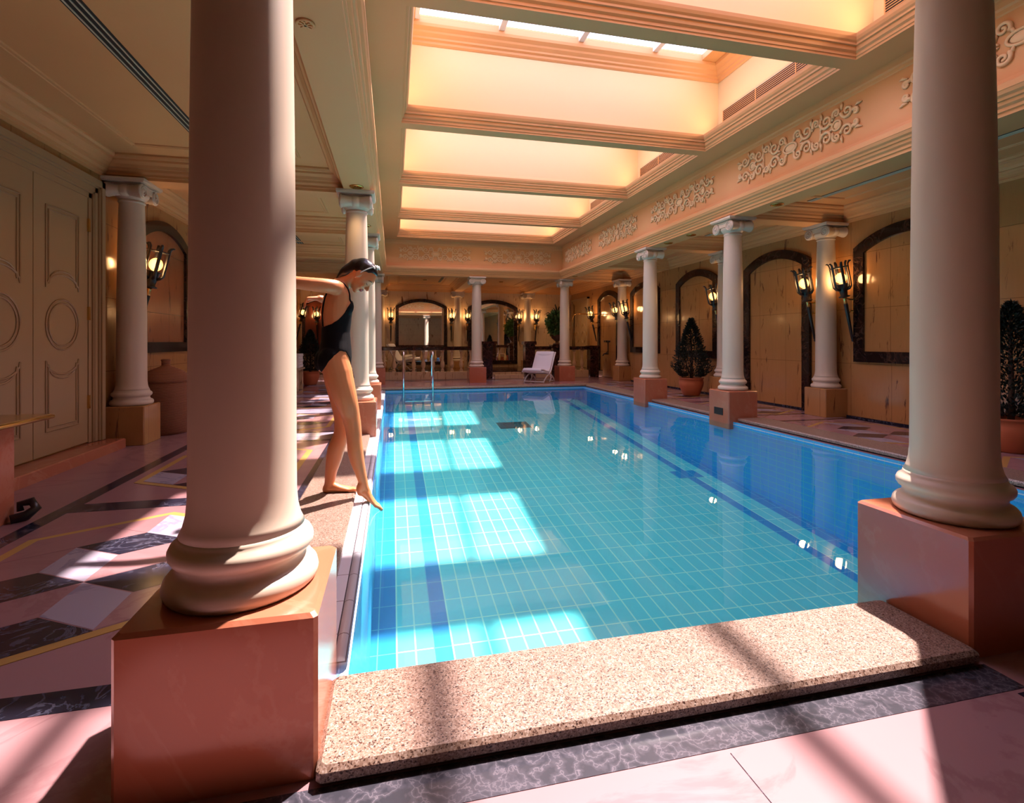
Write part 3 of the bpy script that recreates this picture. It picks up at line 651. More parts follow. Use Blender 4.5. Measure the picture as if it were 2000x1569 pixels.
# ------------------------------------------------------------------ console at the left edge
root=thing('marble_console','marble console with a gold edged top at the left picture edge','console table',(-2.55,3.4,0))
q=MB(); q.bbox(-.35,.28,-.5,.38,0,.60,.012); q.build('support_block','pedestal',root)
q=MB(); q.bbox(-.38,.42,-.62,.50,.605,.635,.010); q.build('table_top',mat('honey onyx top',(.45,.24,.08),.12),root)
q=MB(); q.tube([(-.37,.50,.618),(.40,.50,.618),(.42,.48,.618),(.42,-.6,.618)],.014,8); q.build('gold_edge','brass',root)
q=MB(); q.tube([(.30,.30,.02),(.36,.34,.03),(.40,.36,.07),(.37,.37,.11),(.32,.35,.10),(.33,.34,.06)],[.03,.03,.028,.026,.022,.018],10); q.build('scroll_foot','iron',root)
# ------------------------------------------------------------------ wicker basket
bx=ray(324,760,6.95)
root=thing('wicker_basket','tall lidded red brown wicker basket behind the near left column','basket',(bx.x,6.95,0))
q=MB(); q.lathe([(0,0),(.22,0),(.245,.03),(.262,.2),(.272,.4),(.270,.55),(.262,.62),(.25,.63)],40); q.build('basket_body','wicker',root)
q=MB(); q.lathe([(.275,.62),(.278,.65),(.26,.675),(.17,.75),(.06,.80),(.045,.81),(.045,.86),(.055,.875),(.04,.885),(0,.885)],40); q.build('basket_lid','wicker',root)
# ------------------------------------------------------------------ pool ladder handrails
def handrail(x,label):
    root=thing('pool_handrail',label,'pool handrail',(x,11.75,0),0,'chrome pool ladder handrails')
    pts=[(0,-.06,-.50),(0,-.06,.3),(0,-.06,.70)]+[(0,.10-.16*math.cos(a),.72+.16*math.sin(a)) for a in [PI*k/12 for k in range(1,12)]]+[(0,.27,.62),(0,.33,.30),(0,.40,.05)]
    q=MB(); q.tube(pts,.019,12); q.build('rail_tube','chrome',root)
    q=MB(); q.lathe([(.02,.05),(.045,.05),(.045,.06),(.02,.066)],16,T(0,.40,0)); q.build('floor_flange','chrome',root)
h1=handrail(.235,'chrome pool handrail at the far edge, left one'); handrail(.885,'chrome pool handrail at the far edge, right one')
root=thing('pool_ladder_steps','submerged chrome ladder rungs between the far handrails','pool ladder',(.56,11.69,-.25))
for zz in (-.0,-.2):
    q=MB(); q.box(-.29,.29,-.04,.04,zz,zz+.02); q.build('rung','chrome',root)
# ------------------------------------------------------------------ white lounge chair
def make_lounger(label,loc,rz,top=True):
    root=thing('lounge_chair',label,'chair',loc,rz,'white reclining lounge chairs')
    # profile of the cushion in (y,z)
    pf=[(-.46,.30),(-.42,.335),(-.30,.325),(-.12,.275),(.04,.26),(.12,.30),(.20,.42),(.29,.58),(.37,.73),(.41,.79)]
    def strip_(pf,w,t,seg=1):
        q=MB(); n=len(pf); v=[]
        nor=[]
        for i in range(n):
            a=Vector(pf[max(i-1,0)]); c=Vector(pf[min(i+1,n-1)]); d=(c-a).normalized(); nor.append(Vector((-d.y,d.x)))
        ring=lambda i:[(x,pf[i][0]+nor[i].x*h,pf[i][1]+nor[i].y*h) for x,h in ((-w,.0),(-w,t*.7),(-w+.02,t),(-w*.33,t*1.12),(w*.33,t*1.12),(w-.02,t),(w,t*.7),(w,.0))]
        for i in range(n): v+=ring(i)
        f=[]
        for i in range(n-1):
            for k in range(8): j=(k+1)%8; f.append((i*8+k,i*8+j,(i+1)*8+j,(i+1)*8+k))
        f+=[tuple(range(8)),tuple((n-1)*8+k for k in reversed(range(8)))]
        q.add(v,f,0,True); return q
    strip_(pf,.27,.06).build('cushion','cush',root)
    q=MB(); q.ell((0,.335,.745),(.25,.045,.075),rot=Matrix.Rotation(R(-28),3,'X')); q.build('head_pillow','cush',root)
    for s in (-1,1):
        q=MB(); x=s*.285
        q.tube([(x,-.34,.02),(x,-.27,.10),(x,-.14,.18),(x,.02,.235),(x,.14,.33),(x,.25,.52),(x,.35,.70),(x,.42,.80)],[.020]*8,8,flat=((1,0,0),.75))
        q.tube([(x,.34,.02),(x,.28,.10),(x,.14,.19),(x,-.05,.25),(x,-.30,.295),(x,-.46,.30)],[.020]*6,8,flat=((1,0,0),.75))
        q.tube([(x,.05,.24),(x,.12,.12),(x,.02,.02)],.016,8)
        q.build('side_frame','white',root)
    for y,z in ((-.33,.035),(.33,.035),(.0,.235),(-.45,.295),(.41,.79)): q=MB(); q.tube([(-.285,y,z),(.285,y,z)],.014,8); q.build('cross_bar','white',root)
    return root
lc_=ray(1054,746,13.35)
ch=make_lounger('white reclining lounge chair on the far deck beside the corner column',(lc_.x-.02,13.30,0),R(-42))
dup(ch,(.30,16.2,.20),R(70),'lounge chair behind the balustrade in front of the left mirror')
# ------------------------------------------------------------------ balustrade
def baluster(parent,x,y,z0=.22,h=.62):
    q=MB(); k=h/.62
    q.box(x-.05,x+.05,y-.05,y+.05,z0,z0+.04*k); q.box(x-.05,x+.05,y-.05,y+.05,z0+h-.04*k,z0+h)
    q.lathe([(.030,.04),(.045,.05),(.045,.065),(.030,.08),(.034,.10),(.062,.15),(.070,.20),(.062,.25),(.040,.31),(.030,.37),(.028,.44),(.034,.52),(.045,.535),(.045,.55),(.032,.56),(.045,.58)],16,T(x,y,z0)); return q.build('baluster','wallX',parent)
def post(x,w,top,label,y=15.0):
    root=thing('marble_post',label,'post',(x,y,0),0,'dark red marble posts of the balustrade')
    q=MB(); q.box(-w+.03,w-.03,-w+.03,w-.03,0,top-.10); q.build('post_shaft','darkred',root)
    q=MB(); q.bbox(-w-.01,w+.01,-w-.01,w+.01,top-.10,top,.012); q.build('post_cap','darkred',root)
    return root
root=thing('balustrade','cream baluster railing with dark marble handrail left of the far middle column','balustrade',(0,0,0))
q=MB(); q.bbox(-.75,2.52,14.88,15.12,0,.22,.01); q.build('plinth','wallX',root)
q=MB(); q.bbox(-.75,2.52,14.90,15.10,.845,.95,.02); q.build('handrail','darkred',root)
for i in range(10): baluster(root,-.30+.275*i-.0+.06,15.0)
root=thing('balustrade','short baluster railing between dark post and urn, behind the lounge chair','balustrade',(0,0,0))
for x0,x1 in ((4.205,4.705),(5.115,5.895)):
    q=MB(); q.bbox(x0,x1,14.88,15.12,0,.22,.01); q.build('plinth','wallX',root)
    q=MB(); q.bbox(x0,x1,14.90,15.10,.845,.95,.02); q.build('handrail','darkred',root)
for x in (4.33,4.59,5.2,5.47,5.72): baluster(root,x,15.0)
post(2.72,.18,1.10,'dark marble post just right of the far middle column'); post(4.02,.18,1.10,'dark marble post at the left end of the short balustrade')
post(4.91,.19,1.00,'dark marble post carrying the urn plant'); post(6.08,.17,.97,'dark marble post by the shower arch')
q=MB(); pts=[(5.42,15,.95),(5.42,15,1.80)]+[(5.57-.15*math.cos(a),15,1.80+.15*math.sin(a)) for a in [PI/2*k/6 for k in range(1,7)]]+[(6.45,15,1.95)]
q.tube(pts,.014,8); tag(q.build('brass_shower_rail','brass'),'thin brass shower rail bent over in front of the far white door','rail')
# ------------------------------------------------------------------ plants
def leafcloud(fn,n,L,Wd,m,name,parent,seed=1):
    """fn(rng)-> (point, outward direction) ; real bent leaf blades"""
    rng=random.Random(seed); q=MB()
    for _ in range(n):
        p,d=fn(rng); d=(d+Vector((rng.uniform(-.5,.5),rng.uniform(-.5,.5),rng.uniform(-.3,.5)))).normalized()
        l=L*rng.uniform(.6,1.2); w=Wd*rng.uniform(.7,1.2); s=d.cross(Vector((rng.uniform(-1,1),rng.uniform(-1,1),rng.uniform(-1,1)))).normalized()*w
        b=d.cross(s).normalized()*l*.12
        q.add([p-s*.3,p+s*.3,p+d*l*.5+s+b,p+d*l*.5-s+b,p+d*l],[(0,1,2,3),(3,2,4)])
    return q.build(name,m,parent)
def conifer(label,loc,h,wr,pr,seed,group):
    root=thing('potted_conifer',label,'potted plant',loc,0,group)
    q=MB(); ph=pr*1.55; q.lathe([(0,0),(pr*.62,0),(pr*.70,.02),(pr*.98,ph*.55),(pr*1.02,ph*.75),(pr*.95,ph*.92),(pr*1.02,ph*.94),(pr*1.05,ph*1.0),(pr*.92,ph),(pr*.90,ph*.9),(0,ph*.88)],32); q.build('pot','terra',root)
    q=MB(); q.tube([(0,0,ph*.85),(.01,0,ph+.3),(0,.01,h*.8),(0,0,h)],[.03,.025,.015,.004],8); q.build('trunk','bark',root)
    def fn(r):
        u=r.random()**1.25; z=ph+.02+(h-ph)*u
        prof=wr*(1-u)**.85*(.62+.55*min(1,u*6)) ; a=r.uniform(0,2*PI); rr=prof*(.35+.65*math.sqrt(r.random()))*(1+.18*math.sin(a*5+z*9))
        p=Vector((rr*math.cos(a),rr*math.sin(a),z)); return p,Vector((math.cos(a),math.sin(a),.5))
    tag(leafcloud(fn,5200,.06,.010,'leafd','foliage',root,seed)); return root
cp_=ray(1350,760,9.3)
conifer('dark conifer in a round terracotta pot against the right wall',(cp_.x,9.3,0),1.53,.36,.235,3,'potted conifers')
cl=ray(606,700,13.8)
conifer('dark shrub in a terracotta pot behind the woman near the folded towels',(cl.x,13.8,0),1.35,.36,.22,5,'potted conifers')
conifer('dark potted plant at the right picture edge behind the near right column',(6.02,3.86,0),1.46,.34,.22,8,'potted conifers')
root=thing('urn_plant','bushy green plant with spiky top in a dark stone urn on a marble post','potted plant',(4.91,15.0,1.0))
q=MB(); q.lathe([(0,0),(.13,0),(.13,.03),(.06,.06),(.05,.10),(.09,.13),(.17,.20),(.19,.27),(.21,.29),(.21,.30),(.17,.30),(0,.28)],28); q.build('urn',mat('dark stone urn',(.10,.045,.03),.45),root)
def fn(r):
    v=Vector((r.gauss(0,1),r.gauss(0,1),r.gauss(0,1))).normalized(); k=(.55+.45*r.random())*(1+.16*math.sin(v.x*7+v.z*5)*math.cos(v.y*6)); return Vector((v.x*.30*k,v.y*.28*k,.62+v.z*.36*k)),v
leafcloud(fn,1500,.11,.036,'leaf','leafy_ball',root,9)
q=MB(); rng=random.Random(4)
for i in range(34):
    a=rng.uniform(0,2*PI); o_=rng.uniform(.05,.38); z1=rng.uniform(.95,1.30)-o_*.5; c,s=math.cos(a),math.sin(a)
    P_=[(0,0,.7),(c*o_*.4,s*o_*.4,z1*.93),(c*o_*.8,s*o_*.8,z1),(c*o_*1.1,s*o_*1.1,z1-.06)]
    q.tube(P_,[.016,.022,.016,.003],5,flat=((s,-c,.2),.3))
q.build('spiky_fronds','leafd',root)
# ------------------------------------------------------------------ towel table and towels
root=thing('towel_table','low pale wooden table holding folded towels by the left wall','table',(-2.42,12.25,0))
q=MB(); q.bbox(-.45,.45,-.35,.35,.47,.51,.006); q.build('table_top','wallX',root)
for x in (-.40,.36):
    for y in (-.30,.30): q=MB(); q.box(x-.05,x+.05,y-.05,y+.05,0,.47); q.build('leg','wallX',root)
names=['bottom','second','third','fourth','top']
for k in range(5):
    q=MB(); z=.515+k*.062; x1=.42-.008*(k%2)
    for j in range(2):
        zz=z+j*.030; q.tube([(-.38,0,zz+.015),(x1,0,zz+.015)],.0145,10,flat=((0,0,1),1)); 
        pr=[(-.40,zz),(x1-.01,zz),(x1+.004,zz+.007),(x1+.004,zz+.021),(x1-.01,zz+.028),(-.40,zz+.028)]
        q.plate(pr,-.29,.29,Matrix(((1,0,0,0),(0,0,1,0),(0,1,0,0),(0,0,0,1))))
    o=q.build('folded_towel','towel'); o.location=(-2.42,12.25,0); tag(o,'folded white towel, %s of the stack on the low table by the left wall'%names[k],'towel','folded towels on the low table')
# ------------------------------------------------------------------ the woman
WY=3.68
def W(px,py,y=WY): return ray(px,py,y)
U=.00352     # metres per pixel at her distance
def loft(q,secs,n=20):
    """secs: (centre, a-vector, b-vector) ellipses joined into a closed form"""
    v=[];f=[]
    for c,a,b_ in secs:
        for k in range(n): t_=2*PI*k/n; v.append(Vector(c)+Vector(a)*math.cos(t_)+Vector(b_)*math.sin(t_))
    m=len(secs)
    for i in range(m-1):
        for k in range(n): j=(k+1)%n; f.append((i*n+k,i*n+j,(i+1)*n+j,(i+1)*n+k))
    v.append(Vector(secs[0][0])); v.append(Vector(secs[-1][0])); a0=len(v)-2
    for k in range(n): j=(k+1)%n; f.append((a0,j,k)); f.append((a0+1,(m-1)*n+k,(m-1)*n+j))
    q.add(v,f,0,True)
def limb(q,pts,rs,n=16,sq=None,cap=True):
    """smooth tapering limb through the joints (Catmull-Rom) with rounded ends"""
    P_=[Vector(p) for p in pts]; m=len(P_); out=[]; ro=[]
    for i in range(m-1):
        p0=P_[max(i-1,0)];p1=P_[i];p2=P_[i+1];p3=P_[min(i+2,m-1)]
        for s in range(6):
            t_=s/6; out.append(.5*((2*p1)+(p2-p0)*t_+(2*p0-5*p1+4*p2-p3)*t_*t_+(3*p1-p0-3*p2+p3)*t_**3)); ro.append(rs[i]*(1-t_)+rs[i+1]*t_)
    out.append(P_[-1]); ro.append(rs[-1])
    q.tube(out,ro,n,flat=sq)
    if cap: q.ell(out[0],(ro[0],)*3,nu=16,nv=10); q.ell(out[-1],(ro[-1],)*3,nu=16,nv=10)
def remesh(q,name,m,parent,voxel,smooth=6,origin=None):
    o=q.build('tmp_'+name,m)
    md=o.modifiers.new('r','REMESH'); md.mode='VOXEL'; md.voxel_size=voxel; md.use_smooth_shade=True
    md=o.modifiers.new('s','SMOOTH'); md.iterations=smooth; md.factor=.5
    dg=bpy.context.evaluated_depsgraph_get(); me=bpy.data.meshes.new_from_object(o.evaluated_get(dg)); me.name=name
    bpy.data.objects.remove(o); me.materials.clear(); me.materials.append(M[m]); 
    for p in me.polygons: p.use_smooth=True
    r=bpy.data.objects.new(name,me); COL.objects.link(r); r.parent=parent; return r
body=MB(); ft=Vector((.96,.26,0)).normalized(); lt=Vector((-.26,.96,0))   # chest direction and her left side (away from the camera)
def sec(px,py,f_,l_,tilt=0,dy=0):
    c=W(px,py,WY+dy); up=Vector((0,0,1)); a=(ft*math.cos(tilt)+up*math.sin(tilt))*f_*U; return (c,a,lt*l_)
loft(body,[sec(668,551,11,.050,-.3),sec(664,557,15,.085,-.3),sec(661,564,19,.135,-.25),sec(659,574,23,.155,-.15),sec(658,588,26,.148,-.1),sec(658,603,28,.140),sec(657,620,27,.130,.05),sec(657,636,25.5,.118,.05),sec(656,650,25,.115),
  sec(656,666,26,.128),sec(655,682,28,.148),sec(654,698,29.5,.160),sec(653,712,29,.160),sec(654,726,25,.13),sec(656,738,16,.08)],28)
for s in (-1,1):
    c=W(670,600)+lt*s*.062; body.ell(c,(.056,.058,.066))                       # bust
    c=W(641,706)+lt*s*.075; body.ell(c,(.078,.080,.088))                       # seat
# neck and head
HC=W(707,541,WY-.01)
n_=Vector((.60,-.16,-.78)).normalized()          # face direction: right, down and a little towards us
up_=Vector((.74,0,.60)); up_=(up_-n_*up_.dot(n_)).normalized(); lf=up_.cross(n_).normalized()
HM=Matrix((( n_.x,lf.x,up_.x,HC.x),(n_.y,lf.y,up_.y,HC.y),(n_.z,lf.z,up_.z,HC.z),(0,0,0,1)))
HR=HM.to_3x3()
def H(x,y,z): return HM@Vector((x,y,z))
limb(body,[W(664,560),W(672,553),W(684,547)+Vector((0,-.005,0)),H(-.035,0,-.03)],[.062,.050,.047,.052])
hb=MB()
def he(c,r,rot=None): body.ell(H(*c),r,rot=(HR@rot if rot else HR))
he((-.022,0,.022),(.090,.071,.088)); he((.010,0,.010),(.072,.066,.092)); he((.022,0,-.040),(.052,.052,.060)); he((.040,0,-.078),(.027,.030,.028)); he((.048,0,-.092),(.018,.019,.017))
he((.052,.028,-.035),(.022,.022,.026)); he((.052,-.028,-.035),(.022,.022,.026)); he((.062,0,.030),(.020,.042,.022))
limb(body,[H(.072,0,.008),H(.083,0,-.010),H(.094,0,-.028)],[.007,.009,.0115]); body.ell(H(.083,.012,-.031),(.009,.008,.007),rot=HR); body.ell(H(.083,-.012,-.031),(.009,.008,.007),rot=HR)
body.ell(H(.073,0,-.053),(.012,.022,.0065),rot=HR); body.ell(H(.071,0,-.064),(.012,.019,.0075),rot=HR)
for s in (-1,1):
    limb(body,[H(.066,s*.012,.014),H(.070,s*.028,.020),H(.058,s*.047,.014)],[.007,.008,.006],8)        # brow ridges
    body.ell(H(.058,s*.029,.000),(.014,.016,.011),rot=HR)                                            # closed lids
    body.ell(H(-.010,s*.072,-.010),(.018,.006,.030),rot=HR@Matrix.Rotation(s*-.25,3,'Z')); body.ell(H(-.006,s*.072,-.036),(.009,.006,.012),rot=HR)
# near arm, stretched back to the left
limb(body,[W(661,563,WY-.10),W(652,561,WY-.155),W(632,558,WY-.185),W(604,555,WY-.20),W(578,552,WY-.20),W(560,549,WY-.19),W(535,546,WY-.17),W(508,545,WY-.15),W(489,545,WY-.14)],[.045,.050,.047,.043,.040,.036,.036,.028,.023])
# far arm, folded behind the back
limb(body,[W(664,563,WY+.11),W(664,568,WY+.165),W(660,580,WY+.23),W(652,590,WY+.29),W(638,587,WY+.25),W(624,583,WY+.20)],[.045,.044,.038,.033,.032,.024])
def hand(q,wr,d,nrm,curl,L=.17,thumb=1):
    """palm, four unequal bent fingers and a thumb rooted at the side of the palm"""
    d=d.normalized(); nrm=(nrm-d*nrm.dot(d)).normalized(); s=d.cross(nrm).normalized(); k=L/.18
    secs=[]
    for u,w_,t_ in ((-.01,.024,.019),(.01,.027,.018),(.04,.036,.016),(.07,.040,.014),(.088,.038,.011)): secs.append((wr+d*u*k,s*w_*k,nrm*t_*k))
    loft(q,secs,16)
    for i,(o,l) in enumerate(((-.029,.070),(-.010,.080),(.010,.076),(.028,.060))):
        p=wr+d*.080*k+s*o*k; dd=d.copy(); pts=[p]; 
        for j,(fr,cu) in enumerate(((.45,curl[0]),(.30,curl[1]),(.25,curl[2]))):
            ax=s; dd=Matrix.Rotation(-cu if nrm.dot(Matrix.Rotation(cu,3,ax)@dd)>nrm.dot(Matrix.Rotation(-cu,3,ax)@dd) else cu,3,ax)@dd
            p=p+dd*l*k*fr; pts.append(p.copy())
        pts=[pts[0]]+pts[1:]; q.tube(pts,[.0095*k,.0088*k,.0080*k,.0068*k],10); 
        for pp,r_ in zip(pts,(.0095,.0088,.0080,.0068)): q.ell(pp,(r_*k,)*3,nu=10,nv=8)
    p=wr+d*.022*k-s*.024*thumb*k; t1=(d*.6-s*thumb*.75+nrm*-.2).normalized(); t2=(d*.9-s*thumb*.35+nrm*-.35).normalized()
    q.tube([p,p+t1*.030*k,p+t1*.030*k+t2*.028*k,p+t1*.03*k+t2*.048*k],[.014*k,.011*k,.010*k,.0075*k],10)
    for a_,r_ in ((p+t1*.030*k,.011),(p+t1*.03*k+t2*.048*k,.0075)): q.ell(a_,(r_*k,)*3,nu=10,nv=8)
hand(body,W(489,545,WY-.14),Vector((-1,.1,.0)),Vector((0,0,1)),(.25,.3,.25))
hand(body,W(623,583,WY+.20),Vector((-.93,-.25,-.05)),Vector((-.1,0,1)),(.95,.35,.25),L=.17,thumb=-1)
# legs
def leg(pts,rs): limb(body,pts,rs,20)
ny=WY-.075; fy=WY+.085
leg([W(652,700,ny),W(660,728,ny),W(668,757,ny-.01),W(677,785,ny-.01),W(685,812,ny),W(690,836,ny),W(692,856,ny),W(694,878,ny),W(698,900,ny),W(704,922,ny),W(709,940,ny),W(711,948,ny)],[.090,.094,.085,.073,.060,.053,.050,.052,.047,.037,.031,.030])
leg([W(652,705,fy),W(658,745,fy),W(664,778,fy),W(668,806,fy),W(669,830,fy),W(666,850,fy),W(657,876,fy),W(652,898,fy),W(647,920,fy),W(644,940,fy),W(643,948,fy)],[.088,.082,.070,.060,.053,.052,.059,.053,.041,.034,.033])
body.ell(W(696,832,ny),(.030,.036,.042))    # knee caps
body.ell(W(672,832,fy),(.030,.036,.040))
def foot(q,ank,heel,ball,toe,sd,flatn):
    f_=(toe-heel).normalized(); s=Vector((0,1,0)); u_=s.cross(f_); u_=u_ if u_.z>0 else -u_
    limb(q,[ank,(ank+heel)/2+f_*.004,heel+u_*.018+f_*.012],[.032,.033,.027],14)
    secs=[]
    hv=heel+u_*.022; m1=heel*.62+ball*.38+u_*.034; m2=heel*.3+ball*.7+u_*.022; bv=ball+u_*.016
    for c,w_,t_ in ((hv-f_*.012,.020,.018),(hv+f_*.01,.029,.025),(m1,.030,.034),(m2,.037,.024),(bv,.043,.016),(ball+f_*.022+u_*.013,.042,.012)): secs.append((c,s*w_,u_*t_))
    loft(q,secs,18)
    limb(q,[ank,ank*.5+m1*.5+u_*.004,m2+u_*.002],[.030,.028,.018],14)
    for i,(o,l,r_) in enumerate(((-.031,.046,.0125),(-.012,.050,.0095),(.004,.046,.009),(.018,.040,.0085),(.031,.032,.008))):
        o*=sd; a_=ball+f_*.016+s*o+u_*.012; c=a_+f_*l*.6+u_*.004; e_=a_+f_*l-u_*(.012-r_)
        q.tube([a_,c,e_],[r_,r_*.95,r_],10); q.ell(e_,(r_,)*3,nu=10,nv=8); q.ell(a_,(r_*1.1,)*3,nu=10,nv=8)
hz=W(634,967,fy); hz.z=.052
foot(body,W(643,947,fy),hz,hz+Vector((.155,-.01,0)),hz+Vector((.20,-.012,0)),1,0)
foot(body,W(709,944,ny),W(699,964,ny),W(728,986,ny),W(744,993,ny),1,0)
wr_=thing('person','woman in black swimsuit on the left pool edge, dipping one foot in the water','person',(W(650,968).x,WY,.05))
wr_['label']='woman in black swimsuit on the left pool edge, dipping one foot in the water'
def reparent(o): 
    o.data.transform(Matrix.Translation(-Vector(wr_.location))); o.parent=wr_; return o
bo=remesh(body,'body','skin',None,.0052,5)
bo.data.materials.append(M['lips'])
for p in bo.data.polygons:      # lips on the continuous skin
    c=HM.inverted()@p.center
    if .064<c.x<.1 and abs(c.y)<.0215 and -.0715<c.z<-.0475: p.material_index=1
# swimsuit: the skin surface inside the suit outline, lifted off the body
bm=bmesh.new(); bm.from_mesh(bo.data); bm.normal_update()
def pxof(p):
    D=p.x*sn+p.y*cs; return 1000+FPX*(p.x*cs-p.y*sn)/D, 667-FPX*(p.z-CH)/D
def lerp(tab,v):
    if v<=tab[0][0]: return tab[0][1]
    for (a,b_),(c,d) in zip(tab,tab[1:]):
        if v<=c: return b_+(d-b_)*(v-a)/(c-a)
    return tab[-1][1]
tb_inv=None
def insuit(p):
    q_=p-W(656,650); f_=q_.dot(ft)/U; l_=q_.dot(lt); h=-q_.z/U+650      # f_: forward px, l_: sideways m, h: height as pixel row
    if not(560<h<746) : return False
    if abs(l_)>.20: return False
    fr=f_+0
    # leg openings, cut high over the hip
    if h>680: return h<lerp([(-34,741),(-31,737),(-28,722),(-21,706),(-11,694),(1,684),(12,687),(20,699),(25,713),(28,738),(32,742)],fr)
    # upper edge: low scooped back, sides rising to the bust
    top=lerp([(-40,640),(-25,640),(-12,634),(0,625),(10,613),(18,598),(24,590),(40,588)],fr)
    if h>top: return abs(l_)<.17
    return False
dele=[f_ for f_ in bm.faces if not insuit(f_.calc_center_median())]
sm_=bm.copy(); bmesh.ops.delete(bm,geom=dele,context='FACES')
for _ in range(3):     # straighten the cut edge
    mv={}
    for v in bm.verts:
        if v.is_boundary:
            nb=[e_.other_vert(v) for e_ in v.link_edges if e_.is_boundary]
            if len(nb)==2: mv[v]=v.co*.4+(nb[0].co+nb[1].co)*.3
    for v,c in mv.items(): v.co=c
for v in bm.verts: v.co+=v.normal*.0042
me=bpy.data.meshes.new('swimsuit'); bm.to_mesh(me); bm.free(); sm_.free(); me.materials.append(M['suit'])
for p in me.polygons: p.use_smooth=True
su=bpy.data.objects.new('swimsuit',me); COL.objects.link(su)
md=su.modifiers.new('t','SOLIDIFY'); md.thickness=.004; md.offset=-1
su2=MB()   # straps and the loose front flap
def strap(pts,r=.0042): su2.tube(pts,r,8)
for s in (-1,1):
    a=W(678,594)+lt*s*.085; b_=W(668,570)+lt*s*.092+ft*.010; c=W(661,553)+lt*s*.082; d=W(644,568)+lt*s*.080; e_=W(634,592)+lt*s*.065; g_=W(631,615)+lt*s*.05; k_=W(634,642)+lt*s*.04
    from mathutils.bvhtree import BVHTree
    bv=BVHTree.FromPolygons([v.co for v in bo.data.vertices],[tuple(p.vertices) for p in bo.data.polygons])
    ctrl=[a,b_,c,d,e_,g_,k_]; pts=[]
    for i in range(len(ctrl)-1):
        for t_ in range(8):
            p=ctrl[i].lerp(ctrl[i+1],t_/8); h=bv.find_nearest(p); pts.append(h[0]+h[1]*.002)
    strap(pts,.0065)
so_=su2.build('straps','suit'); 
fl=MB(); f0=W(682,690,WY-.05)
fl.add([W(679,655,WY-.09),W(684.5,655,WY-.02),W(686,700,WY-.03),W(687,722,WY-.05),W(683,733,WY-.07),W(677,712,WY-.10),W(676,690,WY-.10)],[(0,1,2,3,4,5,6)])
# hair
hr=MB(); 
for c,r in (((-.036,0,.034),(.083,.0765,.082)),((-.018,0,.050),(.072,.070,.070)),((-.066,0,-.005),(.050,.060,.062)),((.012,0,.084),(.044,.056,.026))): hr.ell(H(*c),r,rot=HR)
limb(hr,[H(-.075,0,.01),W(676,533),W(667,539),W(658,546)],[.060,.046,.030,.010],14,cap=True)
hair=remesh(hr,'hair','hair',None,.005,6)
for p in hair.data.vertices: pass
hm=M['hair']; t=NT(hm)
# flower band
fb=MB(); arc=[]
for i in range(17):
    a=-PI*.62+PI*1.24*i/16; arc.append(H(-.002+.016*math.cos(a),.081*math.sin(a),.040+.083*math.cos(a)))
fb.tube(arc,.0035,8)
rng=random.Random(2)
for cx,cy,cz in ((.014,-.040,.118),(.016,-.012,.128),(.016,.018,.126),(.010,-.060,.100)):
    for k in range(5):
        a=2*PI*k/5; fb.ell(H(cx+.009*math.cos(a),cy+.009*math.sin(a),cz),(.008,.006,.004),nu=8,nv=6,rot=HR)
    fb.ell(H(cx,cy,cz+.004),(.006,.006,.006),nu=8,nv=6)
band=fb.build('flower_headband','petal')
ey=MB()
for s in (-1,1):
    ey.tube([H(.0735,s*.014,-.004),H(.0745,s*.024,-.0075),H(.0715,s*.036,-.0065),H(.065,s*.045,-.002)],[.0012,.002,.002,.001],6)
    ey.tube([H(.0755,s*.013,.020),H(.0775,s*.026,.0285),H(.070,s*.042,.025),H(.061,s*.051,.017)],[.0012,.0026,.0022,.001],6)
lash=ey.build('lashes_and_brows','eye')
for o in (bo,su,so_,hair,band,lash): reparent(o)
su['label']='black high cut swimsuit with a low back'
# small splash ring where her toes touch the water
# ------------------------------------------------------------------ light
S=bpy.data.lights.new('sun','SUN'); S.energy=SUN_E; S.angle=R(1.3); S.color=(1,.85,.80)
so=bpy.data.objects.new('sun',S); COL.objects.link(so); so.rotation_euler=SUN.to_track_quat('Z','Y').to_euler(); so.location=(4,6,9)
wld=bpy.data.worlds.new('sky'); scene.world=wld; wld.use_nodes=True; bg=wld.node_tree.nodes['Background']
bg.inputs[0].default_value=(.74,.68,1.0,1); bg.inputs[1].default_value=SKY_E
for k,(y0,y1) in enumerate(wells):    # portals: only tell the renderer where the skylight openings are
    L=bpy.data.lights.new('skylight_portal','AREA'); L.shape='RECTANGLE'; gx0,gx1,gy0,gy1=.25,4.05,(y0+.62 if k else y0+.35),y1-.15
    L.size=gx1-gx0; L.size_y=gy1-gy0; L.energy=1; L.cycles.is_portal=True
    o=bpy.data.objects.new('skylight_portal',L); COL.objects.link(o); o.location=((gx0+gx1)/2,(gy0+gy1)/2,GZ+.09)
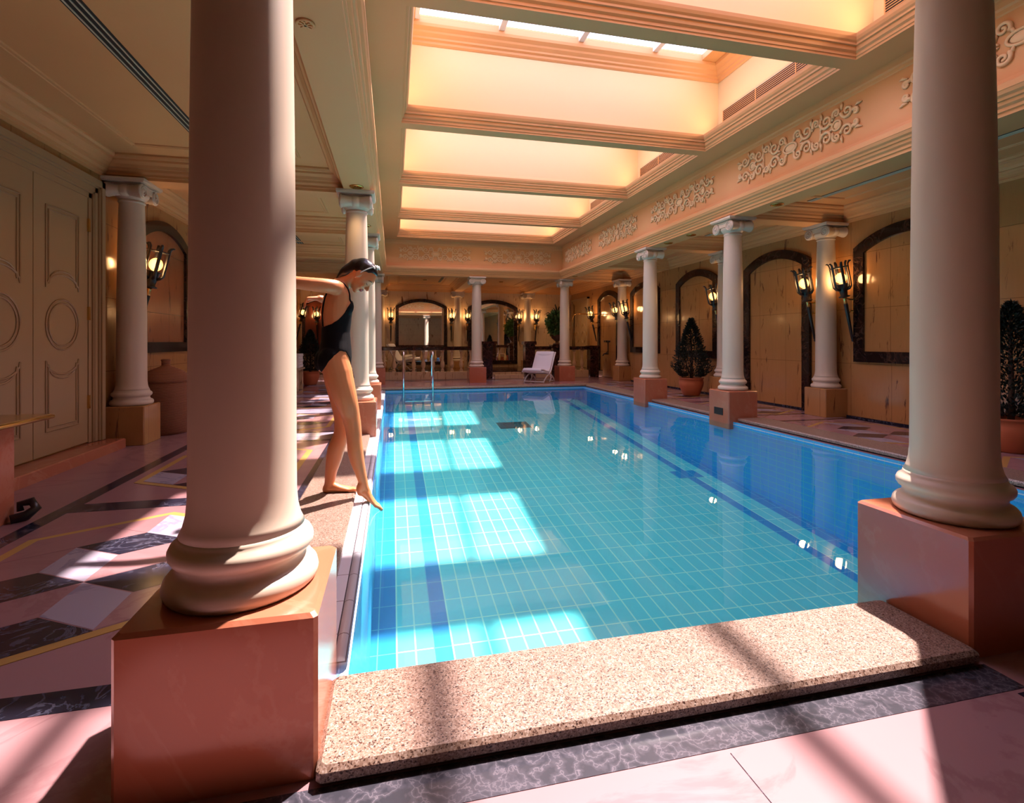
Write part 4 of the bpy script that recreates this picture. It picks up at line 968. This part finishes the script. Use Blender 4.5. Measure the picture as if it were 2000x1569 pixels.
# warm cove lamps inside the skylight wells (tungsten strip on the left ledge of each well)
for k,(y0,y1) in enumerate(wells):
    L=bpy.data.lights.new('cove_strip','AREA'); L.shape='RECTANGLE'; L.size=.08; L.size_y=y1-y0-.3; L.energy=COVE; L.color=(1,.62,.32)
    o=bpy.data.objects.new('cove_strip',L); COL.objects.link(o); o.location=(.02,(y0+y1)/2,SZ+.26); o.rotation_euler=(0,R(-135),0)
    o=bpy.data.objects.new('cove_strip',L); COL.objects.link(o); o.location=(4.28,(y0+y1)/2,SZ+.26); o.rotation_euler=(0,R(135),0)
for i,p in enumerate(lamp_pts):
    L=bpy.data.lights.new('torch_bulb','POINT'); L.energy=TORCH; L.color=(1,.55,.22); L.shadow_soft_size=.07
    o=bpy.data.objects.new('torch_bulb',L); COL.objects.link(o); o.location=p
for i,(x,y,z,e_) in enumerate(((-.39,5.93,AZ,1),(4.69,5.5,AZ,1),(4.69,8.1,AZ,1),(-.39,7.9,AZ,1),(-.39,9.6,AZ,1),(4.69,12.8,AZ,1),(1.0,16.4,CZ,3),(3.45,16.4,CZ,3),(5.5,16.0,CZ,3))):
    L=bpy.data.lights.new('downlight_bulb','SPOT'); L.energy=SPOT*e_; L.color=(1,.66,.35); L.spot_size=R(140 if e_>1 else 95); L.spot_blend=.8; L.shadow_soft_size=.05
    o=bpy.data.objects.new('downlight_bulb',L); COL.objects.link(o); o.location=(x,y,z-.03)
# ------------------------------------------------------------------ camera
cd=bpy.data.cameras.new('camera'); cam=bpy.data.objects.new('camera',cd); COL.objects.link(cam); scene.camera=cam
cd.sensor_fit='HORIZONTAL'; cd.sensor_width=36; cd.lens=FPX/2000*36; cd.shift_x=0; cd.shift_y=-(784.5-667)/2000
cam.location=(0,0,CH); cam.rotation_euler=(PI/2,0,-YAW); cd.clip_start=.05; cd.clip_end=100
vs=scene.view_settings; vs.view_transform='Standard'; vs.look='None'; vs.gamma=1; vs.use_curve_mapping=False; vs.exposure=EXPO
scene.cycles.max_bounces=10; scene.cycles.diffuse_bounces=2; scene.cycles.transparent_max_bounces=12
